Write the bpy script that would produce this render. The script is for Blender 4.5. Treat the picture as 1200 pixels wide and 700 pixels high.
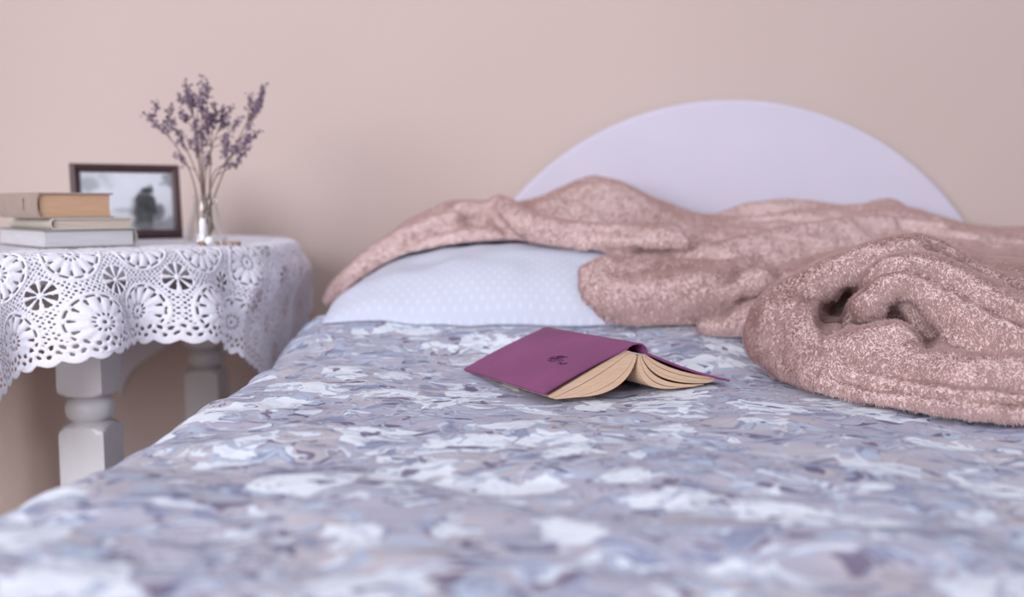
import bpy, bmesh, math, random
import numpy as np
from mathutils import Vector, Matrix

random.seed(7)
rng = np.random.default_rng(11)
for o in list(bpy.data.objects):
    bpy.data.objects.remove(o)
scene = bpy.context.scene
C = scene.collection

# ------------------------------------------------------------------ camera
F_PX = 1200 * 35.0 / 36.0
PITCH = math.atan(110 / F_PX)
YAW = math.atan(48 / F_PX * math.cos(PITCH))
CAM = Vector((0.0, 0.0, 0.78))
cam_d = bpy.data.cameras.new('camera')
cam_d.lens = 35.0
cam_d.sensor_width = 36.0
cam_d.clip_start = 0.02
cam_d.dof.use_dof = True
cam_d.dof.focus_distance = 1.19
cam_d.dof.aperture_fstop = 2.3
cam = bpy.data.objects.new('camera', cam_d)
cam.location = CAM
cam.rotation_euler = (math.pi / 2 - PITCH, 0, YAW)
C.objects.link(cam)
scene.camera = cam

# ------------------------------------------------------------------ world, light, exposure
world = bpy.data.worlds.new('world')
scene.world = world
world.use_nodes = True
bg = world.node_tree.nodes['Background']
bg.inputs[0].default_value = (0.86, 0.87, 0.98, 1)
bg.inputs[1].default_value = 0.74

def area(name, loc, target, sx, sy, power, col):
    l = bpy.data.lights.new(name, 'AREA')
    l.shape = 'RECTANGLE'
    l.size = sx
    l.size_y = sy
    l.energy = power
    l.color = col
    o = bpy.data.objects.new(name, l)
    o.location = loc
    o.rotation_euler = (Vector(target) - Vector(loc)).to_track_quat('-Z', 'Y').to_euler()
    C.objects.link(o)
    return o
# daylight entering by the window in the wall behind the camera
area('window_daylight', (-1.62, -1.75, 1.5), (-0.1, 1.6, 0.6), 1.7, 1.5, 102, (0.92, 0.94, 1.0))
vs = scene.view_settings
vs.view_transform = 'Standard'
vs.look = 'None'
vs.gamma = 1.0
vs.use_curve_mapping = False
vs.exposure = 0.06

# ------------------------------------------------------------------ helpers
ROT = cam.rotation_euler.to_matrix()
def P(px, py, Y):
    """point on the pixel's ray at world depth Y"""
    d = ROT @ Vector(((px - 600) / F_PX, (350 - py) / F_PX, -1.0))
    return CAM + d * (Y / d.y)
def PZ(px, py, z):
    d = ROT @ Vector(((px - 600) / F_PX, (350 - py) / F_PX, -1.0))
    return CAM + d * ((z - CAM.z) / d.z)

def srgb(r, g, b):
    f = lambda c: c / 12.92 if c <= 0.04045 else ((c + 0.055) / 1.055) ** 2.4
    return (f(r / 255), f(g / 255), f(b / 255), 1)

class N:
    """small node-tree helper"""
    def __init__(s, name, rough=0.7, spec=0.3):
        s.m = bpy.data.materials.new(name)
        s.m.use_nodes = True
        s.t = s.m.node_tree
        s.b = s.t.nodes['Principled BSDF']
        s.b.inputs['Roughness'].default_value = rough
        s.b.inputs['Specular IOR Level'].default_value = spec
    def n(s, typ, ins=None, **kw):
        nd = s.t.nodes.new(typ)
        for k, v in kw.items():
            setattr(nd, k, v)
        for k, v in (ins or {}).items():
            if hasattr(v, 'is_linked') or isinstance(v, bpy.types.NodeSocket):
                s.t.links.new(v, nd.inputs[k])
            else:
                nd.inputs[k].default_value = v
        return nd
    def link(s, a, b):
        s.t.links.new(a, b)
    def col(s, v):
        if isinstance(v, bpy.types.NodeSocket):
            s.link(v, s.b.inputs['Base Color'])
        else:
            s.b.inputs['Base Color'].default_value = v
    def coord(s, which='Object'):
        return s.n('ShaderNodeTexCoord').outputs[which]
    def noise(s, vec, scale, detail=2, rough=0.5, dist=0.0):
        nd = s.n('ShaderNodeTexNoise', {'Scale': scale, 'Detail': detail, 'Roughness': rough, 'Distortion': dist})
        s.link(vec, nd.inputs['Vector'])
        return nd
    def ramp(s, fac, stops, interp='LINEAR'):
        nd = s.n('ShaderNodeValToRGB')
        nd.color_ramp.interpolation = interp
        els = nd.color_ramp.elements
        while len(els) < len(stops):
            els.new(0.5)
        for e, (p, c) in zip(els, stops):
            e.position = p
            e.color = c if len(c) == 4 else (*c, 1)
        s.link(fac, nd.inputs[0])
        return nd.outputs[0]
    def mix(s, fac, a, b, mode='MIX'):
        nd = s.n('ShaderNodeMix', data_type='RGBA', blend_type=mode)
        for k, v in ((0, fac), (6, a), (7, b)):
            if isinstance(v, bpy.types.NodeSocket):
                s.link(v, nd.inputs[k])
            else:
                nd.inputs[k].default_value = v
        return nd.outputs[2]
    def math(s, op, a, b=0.0):
        nd = s.n('ShaderNodeMath', operation=op)
        for k, v in ((0, a), (1, b)):
            if isinstance(v, bpy.types.NodeSocket):
                s.link(v, nd.inputs[k])
            else:
                nd.inputs[k].default_value = v
        return nd.outputs[0]
    def bump(s, h, strength=0.3, dist=0.002):
        nd = s.n('ShaderNodeBump', {'Strength': strength, 'Distance': dist})
        s.link(h, nd.inputs['Height'])
        s.link(nd.outputs[0], s.b.inputs['Normal'])

def plain(name, col, rough=0.6, spec=0.3, var=0.06, scale=30, bump=0.0):
    m = N(name, rough, spec)
    nz = m.noise(m.coord(), scale, 3)
    lo = tuple(c * (1 - var) for c in col[:3]) + (1,)
    hi = tuple(min(1, c * (1 + var)) for c in col[:3]) + (1,)
    m.col(m.ramp(nz.outputs[0], [(0.3, lo), (0.7, hi)]))
    if bump:
        m.bump(nz.outputs[0], bump, 0.001)
    return m.m

def mesh_obj(name, verts, faces, mat, parent=None, smooth=False, uv=None):
    me = bpy.data.meshes.new(name)
    me.from_pydata([tuple(v) for v in verts], [], faces)
    if smooth:
        me.polygons.foreach_set('use_smooth', [True] * len(me.polygons))
    me.update()
    o = bpy.data.objects.new(name, me)
    if mat:
        me.materials.append(mat)
    o.parent = parent
    C.objects.link(o)
    return o

def np_mesh(name, V, Fq, mat, parent=None, smooth=True):
    """V (n,3), Fq (m,k) int array: fast mesh"""
    V = np.asarray(V, np.float32)
    Fq = np.asarray(Fq, np.int32)
    m, k = Fq.shape
    me = bpy.data.meshes.new(name)
    me.vertices.add(len(V))
    me.vertices.foreach_set('co', V.ravel())
    me.loops.add(m * k)
    me.loops.foreach_set('vertex_index', Fq.ravel())
    me.polygons.add(m)
    me.polygons.foreach_set('loop_start', np.arange(0, m * k, k, dtype=np.int32))
    me.polygons.foreach_set('use_smooth', np.full(m, smooth))
    me.update(calc_edges=True)
    me.validate()
    o = bpy.data.objects.new(name, me)
    me.materials.append(mat)
    o.parent = parent
    C.objects.link(o)
    return o

def bm_obj(name, bm, mat, parent=None, smooth=False):
    me = bpy.data.meshes.new(name)
    bm.normal_update()
    bm.to_mesh(me)
    bm.free()
    if smooth:
        me.polygons.foreach_set('use_smooth', [True] * len(me.polygons))
    o = bpy.data.objects.new(name, me)
    me.materials.append(mat)
    o.parent = parent
    C.objects.link(o)
    return o

def box(name, lo, hi, mat, parent=None, bev=0.0, seg=2, mtx=None):
    bm = bmesh.new()
    bmesh.ops.create_cube(bm, size=1)
    for v in bm.verts:
        v.co = Vector([lo[i] + (v.co[i] + 0.5) * (hi[i] - lo[i]) for i in range(3)])
    if bev:
        bmesh.ops.bevel(bm, geom=bm.edges[:], offset=bev, segments=seg, affect='EDGES', profile=0.5)
    if mtx:
        bm.transform(mtx)
    return bm_obj(name, bm, mat, parent)

def empty(name, loc, rz=0.0):
    o = bpy.data.objects.new(name, None)
    o.empty_display_size = 0.05
    o.location = loc
    o.rotation_euler = (0, 0, rz)
    C.objects.link(o)
    return o

def tag(o, label, cat, group=None, kind=None):
    if label: o['label'] = label
    if cat: o['category'] = cat
    if group: o['group'] = group
    if kind: o['kind'] = kind
    return o
def struct(o, label=None):
    o['kind'] = 'structure'
    if label: o['label'] = label
    return o

def lathe(name, prof, mat, parent=None, seg=32, square=None, loc=(0, 0, 0)):
    """prof: list (r, z). square = half side: clip the turning to a square bar"""
    vs_, fs = [], []
    for r, z in prof:
        for i in range(seg):
            a = 2 * math.pi * i / seg + (math.pi / 4 if square else 0)
            rr = r
            if square:
                rr = min(r, square / max(abs(math.cos(a)), abs(math.sin(a))))
            vs_.append((loc[0] + rr * math.cos(a), loc[1] + rr * math.sin(a), loc[2] + z))
    for j in range(len(prof) - 1):
        for i in range(seg):
            k = (i + 1) % seg
            fs.append((j * seg + i, j * seg + k, (j + 1) * seg + k, (j + 1) * seg + i))
    fs.append(tuple(range(seg))[::-1])
    fs.append(tuple((len(prof) - 1) * seg + i for i in range(seg)))
    o = mesh_obj(name, vs_, fs, mat, parent, smooth=True)
    try:
        o.data.set_sharp_from_angle(angle=math.radians(35))
    except Exception:
        pass
    return o

def tube_geo(pts, rad, seg=6):
    """verts, faces of a tube along pts"""
    V, Fc = [], []
    n = len(pts)
    pts = [Vector(p) for p in pts]
    for i, p in enumerate(pts):
        t = (pts[min(i + 1, n - 1)] - pts[max(i - 1, 0)]).normalized()
        a = t.cross(Vector((0, 1, 0.01)))
        if a.length < 1e-4: a = t.cross(Vector((1, 0, 0)))
        a.normalize()
        b = t.cross(a)
        r = rad[i] if hasattr(rad, '__len__') else rad
        for k in range(seg):
            w = 2 * math.pi * k / seg
            V.append(p + (a * math.cos(w) + b * math.sin(w)) * r)
    for i in range(n - 1):
        for k in range(seg):
            k2 = (k + 1) % seg
            Fc.append((i * seg + k, i * seg + k2, (i + 1) * seg + k2, (i + 1) * seg + k))
    Fc.append(tuple(range(seg))[::-1])
    Fc.append(tuple((n - 1) * seg + k for k in range(seg)))
    return V, Fc

def hash3(ix, iy, iz, seed=0):
    h = (ix.astype(np.int64) * 374761393 + iy.astype(np.int64) * 668265263 + iz.astype(np.int64) * 2147483647 + seed * 1274126177) & 0xffffffff
    h = ((h ^ (h >> 13)) * 1274126177) & 0xffffffff
    h = ((h ^ (h >> 16)) * 2246822519) & 0xffffffff
    h = h ^ (h >> 13)
    return (h & 0xffff) / 65535.0
def vnoise(x, y, z, seed=0):
    """value noise in -1..1, vectorised"""
    x, y, z = np.broadcast_arrays(x, y, z)
    fx, fy, fz = np.floor(x), np.floor(y), np.floor(z)
    tx, ty, tz = x - fx, y - fy, z - fz
    ix, iy, iz = fx.astype(np.int64), fy.astype(np.int64), fz.astype(np.int64)
    sx, sy, sz = [t * t * (3 - 2 * t) for t in (tx, ty, tz)]
    r = 0
    for a in (0, 1):
        for b in (0, 1):
            for c in (0, 1):
                w = (sx if a else 1 - sx) * (sy if b else 1 - sy) * (sz if c else 1 - sz)
                r = r + w * hash3(ix + a, iy + b, iz + c, seed)
    return r * 2 - 1
def sstep(a, b, x):
    t = np.clip((x - a) / (b - a), 0, 1)
    return t * t * (3 - 2 * t)

# ------------------------------------------------------------------ materials
def mat_wall():
    m = N('wallpaper', 0.85, 0.2)
    co = m.coord()
    big = m.noise(co, 1.3, 2)
    mp = m.n('ShaderNodeMapping', {'Scale': (1, 1, 1)}); m.link(co, mp.inputs[0])
    w1 = m.n('ShaderNodeTexWave', {'Scale': 150.0, 'Distortion': 3.0, 'Detail': 2.0, 'Detail Scale': 1.5}, bands_direction='X'); m.link(co, w1.inputs[0])
    w2 = m.n('ShaderNodeTexWave', {'Scale': 130.0, 'Distortion': 3.0, 'Detail': 2.0, 'Detail Scale': 1.5}, bands_direction='Z'); m.link(co, w2.inputs[0])
    wv = m.math('ADD', m.math('MULTIPLY', w1.outputs[1], 0.5), m.math('MULTIPLY', w2.outputs[1], 0.5))
    c0 = m.ramp(big.outputs[0], [(0.25, srgb(208, 189, 181)), (0.75, srgb(214, 195, 187))])
    m.col(m.mix(m.math('MULTIPLY', wv, 0.10), c0, srgb(178, 160, 157)))
    m.bump(wv, 0.25, 0.0008)
    return m.m
M_wall = mat_wall()
M_ceil = plain('ceiling_paint', srgb(232, 226, 222), 0.9)
M_white = plain('white_gloss_paint', srgb(214, 212, 214), 0.32, 0.5, var=0.03, scale=18)
M_head = plain('headboard_fabric', srgb(214, 209, 224), 0.55, 0.3, var=0.02, scale=8, bump=0.05)
M_matt = plain('mattress_ticking', srgb(216, 214, 224), 0.9)

def mat_floor():
    m = N('floor_boards', 0.45)
    co = m.coord()
    nz = m.noise(co, 6, 4)
    w = m.n('ShaderNodeTexWave', {'Scale': 3.0, 'Distortion': 5.0, 'Detail': 3.0}, bands_direction='X'); m.link(co, w.inputs[0])
    m.col(m.mix(nz.outputs[0], m.ramp(w.outputs[1], [(0.2, srgb(120, 86, 62)), (0.8, srgb(150, 112, 84))]), srgb(110, 78, 58)))
    return m.m
M_floor = mat_floor()

def mat_duvet():
    m = N('printed_duvet_cotton', 0.75, 0.2)
    uv = m.coord('UV')
    def warp(vec, scale, amt, det=2):
        nz = m.noise(vec, scale, det)
        sub = m.n('ShaderNodeVectorMath', operation='SUBTRACT'); m.link(nz.outputs[1], sub.inputs[0]); sub.inputs[1].default_value = (0.5, 0.5, 0.5)
        sc = m.n('ShaderNodeVectorMath', operation='SCALE'); m.link(sub.outputs[0], sc.inputs[0]); sc.inputs['Scale'].default_value = amt
        ad = m.n('ShaderNodeVectorMath', operation='ADD'); m.link(vec, ad.inputs[0]); m.link(sc.outputs[0], ad.inputs[1])
        return ad.outputs[0]
    def mapped(vec, loc, rz, sc):
        mp = m.n('ShaderNodeMapping', {'Location': loc, 'Rotation': (0, 0, rz), 'Scale': sc}); m.link(vec, mp.inputs[0])
        return mp.outputs[0]
    def thr(v, a, b):
        r = m.n('ShaderNodeMapRange', {'From Min': a, 'From Max': b}); m.link(v, r.inputs[0])
        return r.outputs[0]
    w1 = warp(uv, 11, 0.11)
    w2 = warp(w1, 24, 0.065)
    base = srgb(193, 187, 195)
    # soft taupe and lilac grounds
    g = m.noise(mapped(w1, (3, 1, 0), 0.3, (1, 1, 1)), 7, 2)
    col = m.mix(thr(g.outputs[0], 0.42, 0.52), base, srgb(180, 178, 195))
    # slate-blue petals
    s1 = m.noise(mapped(w2, (7, 2, 0), 0.6, (1.0, 2.6, 1)), 19, 1.5)
    col = m.mix(thr(s1.outputs[0], 0.55, 0.60), col, srgb(148, 154, 180))
    s2 = m.noise(mapped(w2, (1, 9, 0), -0.8, (1.0, 2.8, 1)), 24, 1.5)
    col = m.mix(thr(s2.outputs[0], 0.56, 0.60), col, srgb(180, 191, 212))
    # white blooms: warped cells with a dark eye
    vw = warp(warp(uv, 9, 0.12), 34, 0.04)
    v = m.n('ShaderNodeTexVoronoi', {'Scale': 10.5, 'Randomness': 0.9}); m.link(mapped(vw, (0.3, 0.1, 0), 0.2, (1, 1.25, 1)), v.inputs[0])
    sep = m.n('ShaderNodeSeparateColor'); m.link(v.outputs['Color'], sep.inputs[0])
    pick = thr(sep.outputs[0], 0.20, 0.22)
    pet = m.noise(vw, 38, 1)
    d = m.math('ADD', v.outputs['Distance'], m.math('MULTIPLY', m.math('SUBTRACT', pet.outputs[0], 0.5), 0.42))
    ring = m.math('MULTIPLY', thr(d, 0.45, 0.42), pick)
    col = m.mix(ring, col, srgb(232, 238, 247))
    # strokes inside the blooms
    st = m.noise(mapped(w2, (4, 4, 0), 1.1, (1, 2.6, 1)), 30, 1)
    col = m.mix(m.math('MULTIPLY', m.math('MULTIPLY', thr(st.outputs[0], 0.57, 0.59), ring), 0.8), col, srgb(172, 182, 205))
    eye = m.math('MULTIPLY', thr(d, 0.13, 0.10), pick)
    col = m.mix(eye, col, srgb(128, 124, 150))
    # small dark leaf flecks and mauve flecks
    lf = m.n('ShaderNodeTexVoronoi', {'Scale': 30.0, 'Randomness': 1.0}); m.link(mapped(w2, (0, 0, 0), 0.9, (1, 1.9, 1)), lf.inputs[0])
    sp2 = m.n('ShaderNodeSeparateColor'); m.link(lf.outputs['Color'], sp2.inputs[0])
    leaf = m.math('MULTIPLY', thr(lf.outputs['Distance'], 0.36, 0.33), thr(sp2.outputs[0], 0.60, 0.62))
    leaf = m.math('MULTIPLY', leaf, m.math('SUBTRACT', 1.0, m.math('MULTIPLY', ring, 0.75)))
    lc = m.mix(thr(sp2.outputs[1], 0.5, 0.52), srgb(112, 110, 138), srgb(128, 118, 140))
    col = m.mix(leaf, col, lc)
    wl = m.n('ShaderNodeTexVoronoi', {'Scale': 24.0, 'Randomness': 1.0}); m.link(mapped(w2, (5, 3, 0), -0.5, (1, 2.3, 1)), wl.inputs[0])
    sp3 = m.n('ShaderNodeSeparateColor'); m.link(wl.outputs['Color'], sp3.inputs[0])
    wleaf = m.math('MULTIPLY', thr(wl.outputs['Distance'], 0.34, 0.31), thr(sp3.outputs[0], 0.55, 0.57))
    col = m.mix(wleaf, col, srgb(222, 229, 241))
    # drawn outlines
    for k, (sc, a) in enumerate(((13, 0.4), (21, -0.7))):
        ol = m.noise(mapped(w2, (2 + k, 6, 0), a, (1, 1.8, 1)), sc, 1)
        ln = thr(m.math('ABSOLUTE', m.math('SUBTRACT', ol.outputs[0], 0.5)), 0.016, 0.008)
        col = m.mix(m.math('MULTIPLY', ln, m.math('SUBTRACT', 0.6, m.math('MULTIPLY', ring, 0.4))), col, srgb(126, 126, 154) if k else srgb(214, 221, 234))
    m.col(col)
    fine = m.noise(uv, 900, 1)
    wr = m.noise(warp(uv, 8, 0.1), 28, 3)
    h = m.math('ADD', m.math('MULTIPLY', fine.outputs[0], 0.05), wr.outputs[0])
    m.bump(h, 0.35, 0.006)
    return m.m
M_duvet = mat_duvet()

def mat_pillow():
    m = N('dotted_pillow_cotton', 0.8, 0.2)
    co = m.coord()
    mp = m.n('ShaderNodeMapping', {'Scale': (80, 80, 80), 'Rotation': (0, 0, 0.78)}); m.link(co, mp.inputs[0])
    fr = m.n('ShaderNodeVectorMath', operation='FRACTION'); m.link(mp.outputs[0], fr.inputs[0])
    sb = m.n('ShaderNodeVectorMath', operation='SUBTRACT'); m.link(fr.outputs[0], sb.inputs[0]); sb.inputs[1].default_value = (0.5, 0.5, 0.5)
    ml = m.n('ShaderNodeVectorMath', operation='MULTIPLY'); m.link(sb.outputs[0], ml.inputs[0]); ml.inputs[1].default_value = (1, 1, 0)
    ln = m.n('ShaderNodeVectorMath', operation='LENGTH'); m.link(ml.outputs[0], ln.inputs[0])
    r = m.n('ShaderNodeMapRange', {'From Min': 0.24, 'From Max': 0.18}); m.link(ln.outputs['Value'], r.inputs[0])
    m.col(m.mix(r.outputs[0], srgb(204, 207, 222), srgb(213, 216, 229)))
    nz = m.noise(co, 22, 3)
    m.bump(nz.outputs[0], 0.3, 0.004)
    return m.m
M_pillow = mat_pillow()

def mat_fleece(pile=False):
    m = N('pink_fleece_pile' if pile else 'pink_fleece', 0.95, 0.1)
    co = m.coord()
    n1 = m.noise(co, 5, 2)
    n2 = m.noise(co, 90, 2)
    c = m.ramp(n1.outputs[0], [(0.3, srgb(221, 197, 193)), (0.7, srgb(228, 206, 202))])
    m.col(m.mix(m.math('MULTIPLY', n2.outputs[0], 0.35), c, srgb(211, 184, 182)))
    m.b.inputs['Sheen Weight'].default_value = 0.25
    m.b.inputs['Sheen Roughness'].default_value = 0.5
    if pile:
        # thin fibres pass part of the light
        src = m.b.inputs['Base Color'].links[0].from_socket
        df = m.n('ShaderNodeBsdfDiffuse'); tl = m.n('ShaderNodeBsdfTranslucent')
        for nd in (df, tl):
            m.link(src, nd.inputs['Color'])
        mx = m.n('ShaderNodeMixShader', {'Fac': 0.52})
        m.link(df.outputs[0], mx.inputs[1]); m.link(tl.outputs[0], mx.inputs[2])
        m.link(mx.outputs[0], m.t.nodes['Material Output'].inputs[0])
    return m.m
M_fleece = mat_fleece()
M_pile = mat_fleece(True)
def mat_lace():
    m = N('white_crochet_cotton', 0.85, 0.2)
    nz = m.noise(m.coord(), 500, 2)
    m.col(m.ramp(nz.outputs[0], [(0.3, srgb(222, 219, 230)), (0.7, srgb(236, 234, 242))]))
    m.bump(nz.outputs[0], 0.4, 0.001)
    m.b.inputs['Subsurface Weight'].default_value = 0.0
    return m.m
M_lace = mat_lace()
def mat_glass():
    m = N('clear_glass', 0.03, 0.5)
    t = m.t
    tr = m.n('ShaderNodeBsdfTransparent', {'Color': (0.985, 0.99, 0.987, 1)})
    gl = m.n('ShaderNodeBsdfGlossy', {'Roughness': 0.03, 'Color': (1, 1, 1, 1)})
    fr = m.n('ShaderNodeFresnel', {'IOR': 1.45})
    f2 = m.math('ADD', m.math('MULTIPLY', fr.outputs[0], 0.45), 0.012)
    mx = m.n('ShaderNodeMixShader')
    m.link(f2, mx.inputs[0]); m.link(tr.outputs[0], mx.inputs[1]); m.link(gl.outputs[0], mx.inputs[2])
    m.link(mx.outputs[0], t.nodes['Material Output'].inputs[0])
    return m.m
M_glass = mat_glass()

# ------------------------------------------------------------------ the room
WALL_Y = 2.26
struct(box('wall_back', (-2.25, WALL_Y, 0), (3.0, WALL_Y + 0.1, 2.6), M_wall), 'pale pink textured wallpaper wall behind the bed')
struct(box('floor', (-2.25, -2.6, -0.05), (3.0, WALL_Y, 0), M_floor), 'brown wooden floor below the bed')
def add_box(bm, lo, hi):
    r = bmesh.ops.create_cube(bm, size=1)
    for v in r['verts']:
        v.co = Vector([lo[i] + (v.co[i] + 0.5) * (hi[i] - lo[i]) for i in range(3)])
# left wall with the window opening, behind the camera's left shoulder
XL = -2.15
WY0, WY1, WZ0, WZ1 = -2.5, -0.7, 0.7, 2.3
wl = bmesh.new()
add_box(wl, (XL - 0.1, WY1, 0), (XL, WALL_Y, 2.6))
add_box(wl, (XL - 0.1, -2.6, 0), (XL, WY0, 2.6))
add_box(wl, (XL - 0.1, WY0, 0), (XL, WY1, WZ0))
add_box(wl, (XL - 0.1, WY0, WZ1), (XL, WY1, 2.6))
struct(bm_obj('wall_left', wl, M_wall), 'pale pink side wall with the window, beyond the table')
wf = bmesh.new()
for lo, hi in (((WY0, WZ0), (WY1, WZ0 + 0.06)), ((WY0, WZ1 - 0.06), (WY1, WZ1)), ((WY0, WZ0), (WY0 + 0.06, WZ1)), ((WY1 - 0.06, WZ0), (WY1, WZ1)), ((-1.63, WZ0), (-1.57, WZ1))):
    add_box(wf, (XL - 0.08, lo[0], lo[1]), (XL - 0.03, hi[0], hi[1]))
struct(bm_obj('window_1', wf, M_white), 'white window frame in the side wall')

# ------------------------------------------------------------------ bed
BX0, BX1, BY0, BY1 = -0.44, 1.14, 0.12, 2.19
def bedz(x, y):
    x, y = np.asarray(x, float), np.asarray(y, float)
    near = np.exp(-((x - 0.03) ** 2 + (y - 1.26) ** 2) / (2 * 0.15 ** 2))      # the book presses the duvet flat
    z = 0.55 + 0.044 * sstep(1.34, 1.69, y) - 0.006 * near
    z = z + (1 - 0.85 * near) * (0.006 * vnoise(x * 4.5 + 3, y * 4.5, 0 * x, 3) + 0.0055 * vnoise(x * 9 + 0.6 * np.sin(y * 9), y * 15, 0 * x, 5) \
        + 0.0024 * vnoise(x * 22, y * 36, 0 * x, 6))
    return z
bed = tag(empty('bed', ((BX0 + BX1) / 2, 1.15, 0)), 'double bed with a pale lilac half-round headboard', 'bed')
def rel(o, p):
    """keep world coordinates of a child built in world space"""
    o.matrix_parent_inverse = Matrix.Translation(p.location).inverted() if p.rotation_euler.z == 0 else (Matrix.Translation(p.location) @ Matrix.Rotation(p.rotation_euler.z, 4, 'Z')).inverted()
    return o
M_base = plain('bed_base_wood', srgb(222, 216, 220), 0.5)
rel(box('mattress', (BX0 + 0.04, BY0 + 0.03, 0.30), (BX1 - 0.04, BY1 - 0.03, 0.515), M_matt, bed, 0.04, 3), bed)
rel(box('bed_base', (BX0 + 0.05, BY0 + 0.04, 0.13), (BX1 - 0.05, BY1 - 0.03, 0.295), M_base, bed, 0.008, 2), bed)
for lx in (BX0 + 0.12, BX1 - 0.12):
    for ly in (BY0 + 0.12, BY1 - 0.14):
        rel(lathe('leg', [(0.022, 0), (0.03, 0.13)], M_base, bed, 20, loc=(lx, ly, 0)), bed)
# headboard: half disc on straight sides
hc = P(850, 450, 2.205)
HR = 330 / F_PX * 2.205 * 1.0
prof = [(hc.x - HR, 0.0)]
for i in range(65):
    a = math.pi - math.pi * i / 64
    prof.append((hc.x + HR * math.cos(a), hc.z + HR * math.sin(a)))
prof.append((hc.x + HR, 0.0))
bm = bmesh.new()
f = bm.faces.new([bm.verts.new((x, 2.205, z)) for x, z in prof])
ex = bmesh.ops.extrude_face_region(bm, geom=[f])
for v in ex['geom']:
    if isinstance(v, bmesh.types.BMVert): v.co.y += 0.035
bmesh.ops.recalc_face_normals(bm, faces=bm.faces)
bmesh.ops.bevel(bm, geom=[e for e in bm.edges if e.calc_face_angle(0) > 1.0], offset=0.008, segments=3, affect='EDGES')
hb = rel(bm_obj('headboard', bm, M_head, bed), bed)
hb['label'] = 'pale lilac half-round headboard'

# duvet: one draped sheet with a rounded, hanging edge
def build_duvet():
    R = 0.075
    drop = 0.30
    top_w = BX1 - BX0
    ds = 0.0075
    sL = np.arange(-(drop + R * math.pi / 2), top_w - 2 * R + drop + R * math.pi / 2, ds)
    Yv = np.arange(BY0, 2.17, ds)
    X = np.zeros((len(sL), len(Yv))); Z = np.zeros_like(X)
    Yg = np.broadcast_to(Yv, X.shape).copy()
    wtop = top_w - 2 * R
    for i, s in enumerate(sL):
        if s < 0:
            a = min(-s / R, math.pi / 2)
            x = BX0 + R - R * math.sin(a); dz = -R * (1 - math.cos(a)) - max(0, -s - R * math.pi / 2)
        elif s > wtop:
            a = min((s - wtop) / R, math.pi / 2)
            x = BX1 - R + R * math.sin(a); dz = -R * (1 - math.cos(a)) - max(0, s - wtop - R * math.pi / 2)
        else:
            x = BX0 + R + s; dz = 0
        X[i] = x
        Z[i] = bedz(np.full(len(Yv), x), Yv) + dz + 0.010 * sstep(1.0, 0.55, Yv) * math.exp(-((s - 0.03) / 0.16) ** 2)
        if s < 0.1:
            X[i] -= 0.012 * sstep(1.0, 0.5, Yv) * min(1, (0.1 - s) / 0.1)
        if dz < -0.02:
            k = min(1, (-dz - 0.02) / 0.15)
            off = 0.008 * k * np.sin(Yv * 21 + 1.2 * np.sin(Yv * 5)) + 0.006 * vnoise(Yv * 12, 0 * Yv + i * 0.05, 0 * Yv, 9)
            X[i] += off * (1 if s > 0 else -1)
    # soft dip beneath the book, fullness along the edge
    V = np.stack([X, Yg, Z], -1)
    ns, nt = X.shape
    idx = np.arange(ns * nt).reshape(ns, nt)
    Fq = np.stack([idx[:-1, :-1], idx[1:, :-1], idx[1:, 1:], idx[:-1, 1:]], -1).reshape(-1, 4)
    o = np_mesh('duvet', V.reshape(-1, 3), Fq, M_duvet)
    uvl = o.data.uv_layers.new(name='UVMap')
    UV = np.stack([np.broadcast_to(sL[:, None], X.shape), Yg], -1).reshape(-1, 2)
    uvl.data.foreach_set('uv', UV[Fq.ravel()].astype(np.float32).ravel())
    md = o.modifiers.new('thickness', 'SOLIDIFY'); md.thickness = 0.006; md.offset = -1
    return o
tag(build_duvet(), 'duvet printed with grey-blue and white flowers, spread over the bed', 'duvet')

# pillow
PX0, PX1, PY0, PY1 = -0.378, 0.33, 1.60, 2.12
def pillow_top(x, y):
    u = np.clip(np.abs((x - (PX0 + PX1) / 2) / ((PX1 - PX0) / 2)), 0, 1)
    v = np.clip(np.abs((y - (PY0 + PY1) / 2) / ((PY1 - PY0) / 2)), 0, 1)
    k = (1 - u ** 2.6) * (1 - v ** 2.8)
    return 0.105 * np.clip(k, 0, 1) ** 0.55
def build_pillow():
    n, m_ = 90, 70
    u = np.sin(np.linspace(-1, 1, n) * math.pi / 2); v = np.sin(np.linspace(-1, 1, m_) * math.pi / 2)
    U, Vv = np.meshgrid(u, v, indexing='ij')
    # pinch the sides slightly so the corners stand out
    X = (PX0 + PX1) / 2 + U * (PX1 - PX0) / 2 * (1 - 0.03 * (1 - Vv ** 2) * 0)
    Y = (PY0 + PY1) / 2 + Vv * (PY1 - PY0) / 2 * (1 - 0.02 * (1 - U ** 2) * 0)
    base = bedz(X, Y)
    h = pillow_top(X, Y)
    wr = 0.004 * vnoise(X * 9, Y * 14, 0 * X, 21) * np.clip(h / 0.05, 0, 1) + 0.002 * vnoise(X * 30, Y * 18, 0 * X, 22) * np.clip(h / 0.05, 0, 1)
    T = np.stack([X, Y, base + 0.002 + h + wr], -1)
    B = np.stack([X, Y, base + 0.002], -1)
    idx = np.arange(n * m_).reshape(n, m_)
    q = np.stack([idx[:-1, :-1], idx[1:, :-1], idx[1:, 1:], idx[:-1, 1:]], -1).reshape(-1, 4)
    q2 = q[:, ::-1] + n * m_
    o = np_mesh('pillow', np.concatenate([T.reshape(-1, 3), B.reshape(-1, 3)]), np.concatenate([q, q2]), M_pillow)
    bm = bmesh.new(); bm.from_mesh(o.data); bmesh.ops.remove_doubles(bm, verts=bm.verts, dist=0.0005); bm.to_mesh(o.data); bm.free()
    o.data.polygons.foreach_set('use_smooth', [True] * len(o.data.polygons))
    return o
tag(build_pillow(), 'pale blue-white dotted pillow under the pink blanket', 'pillow')

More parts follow.
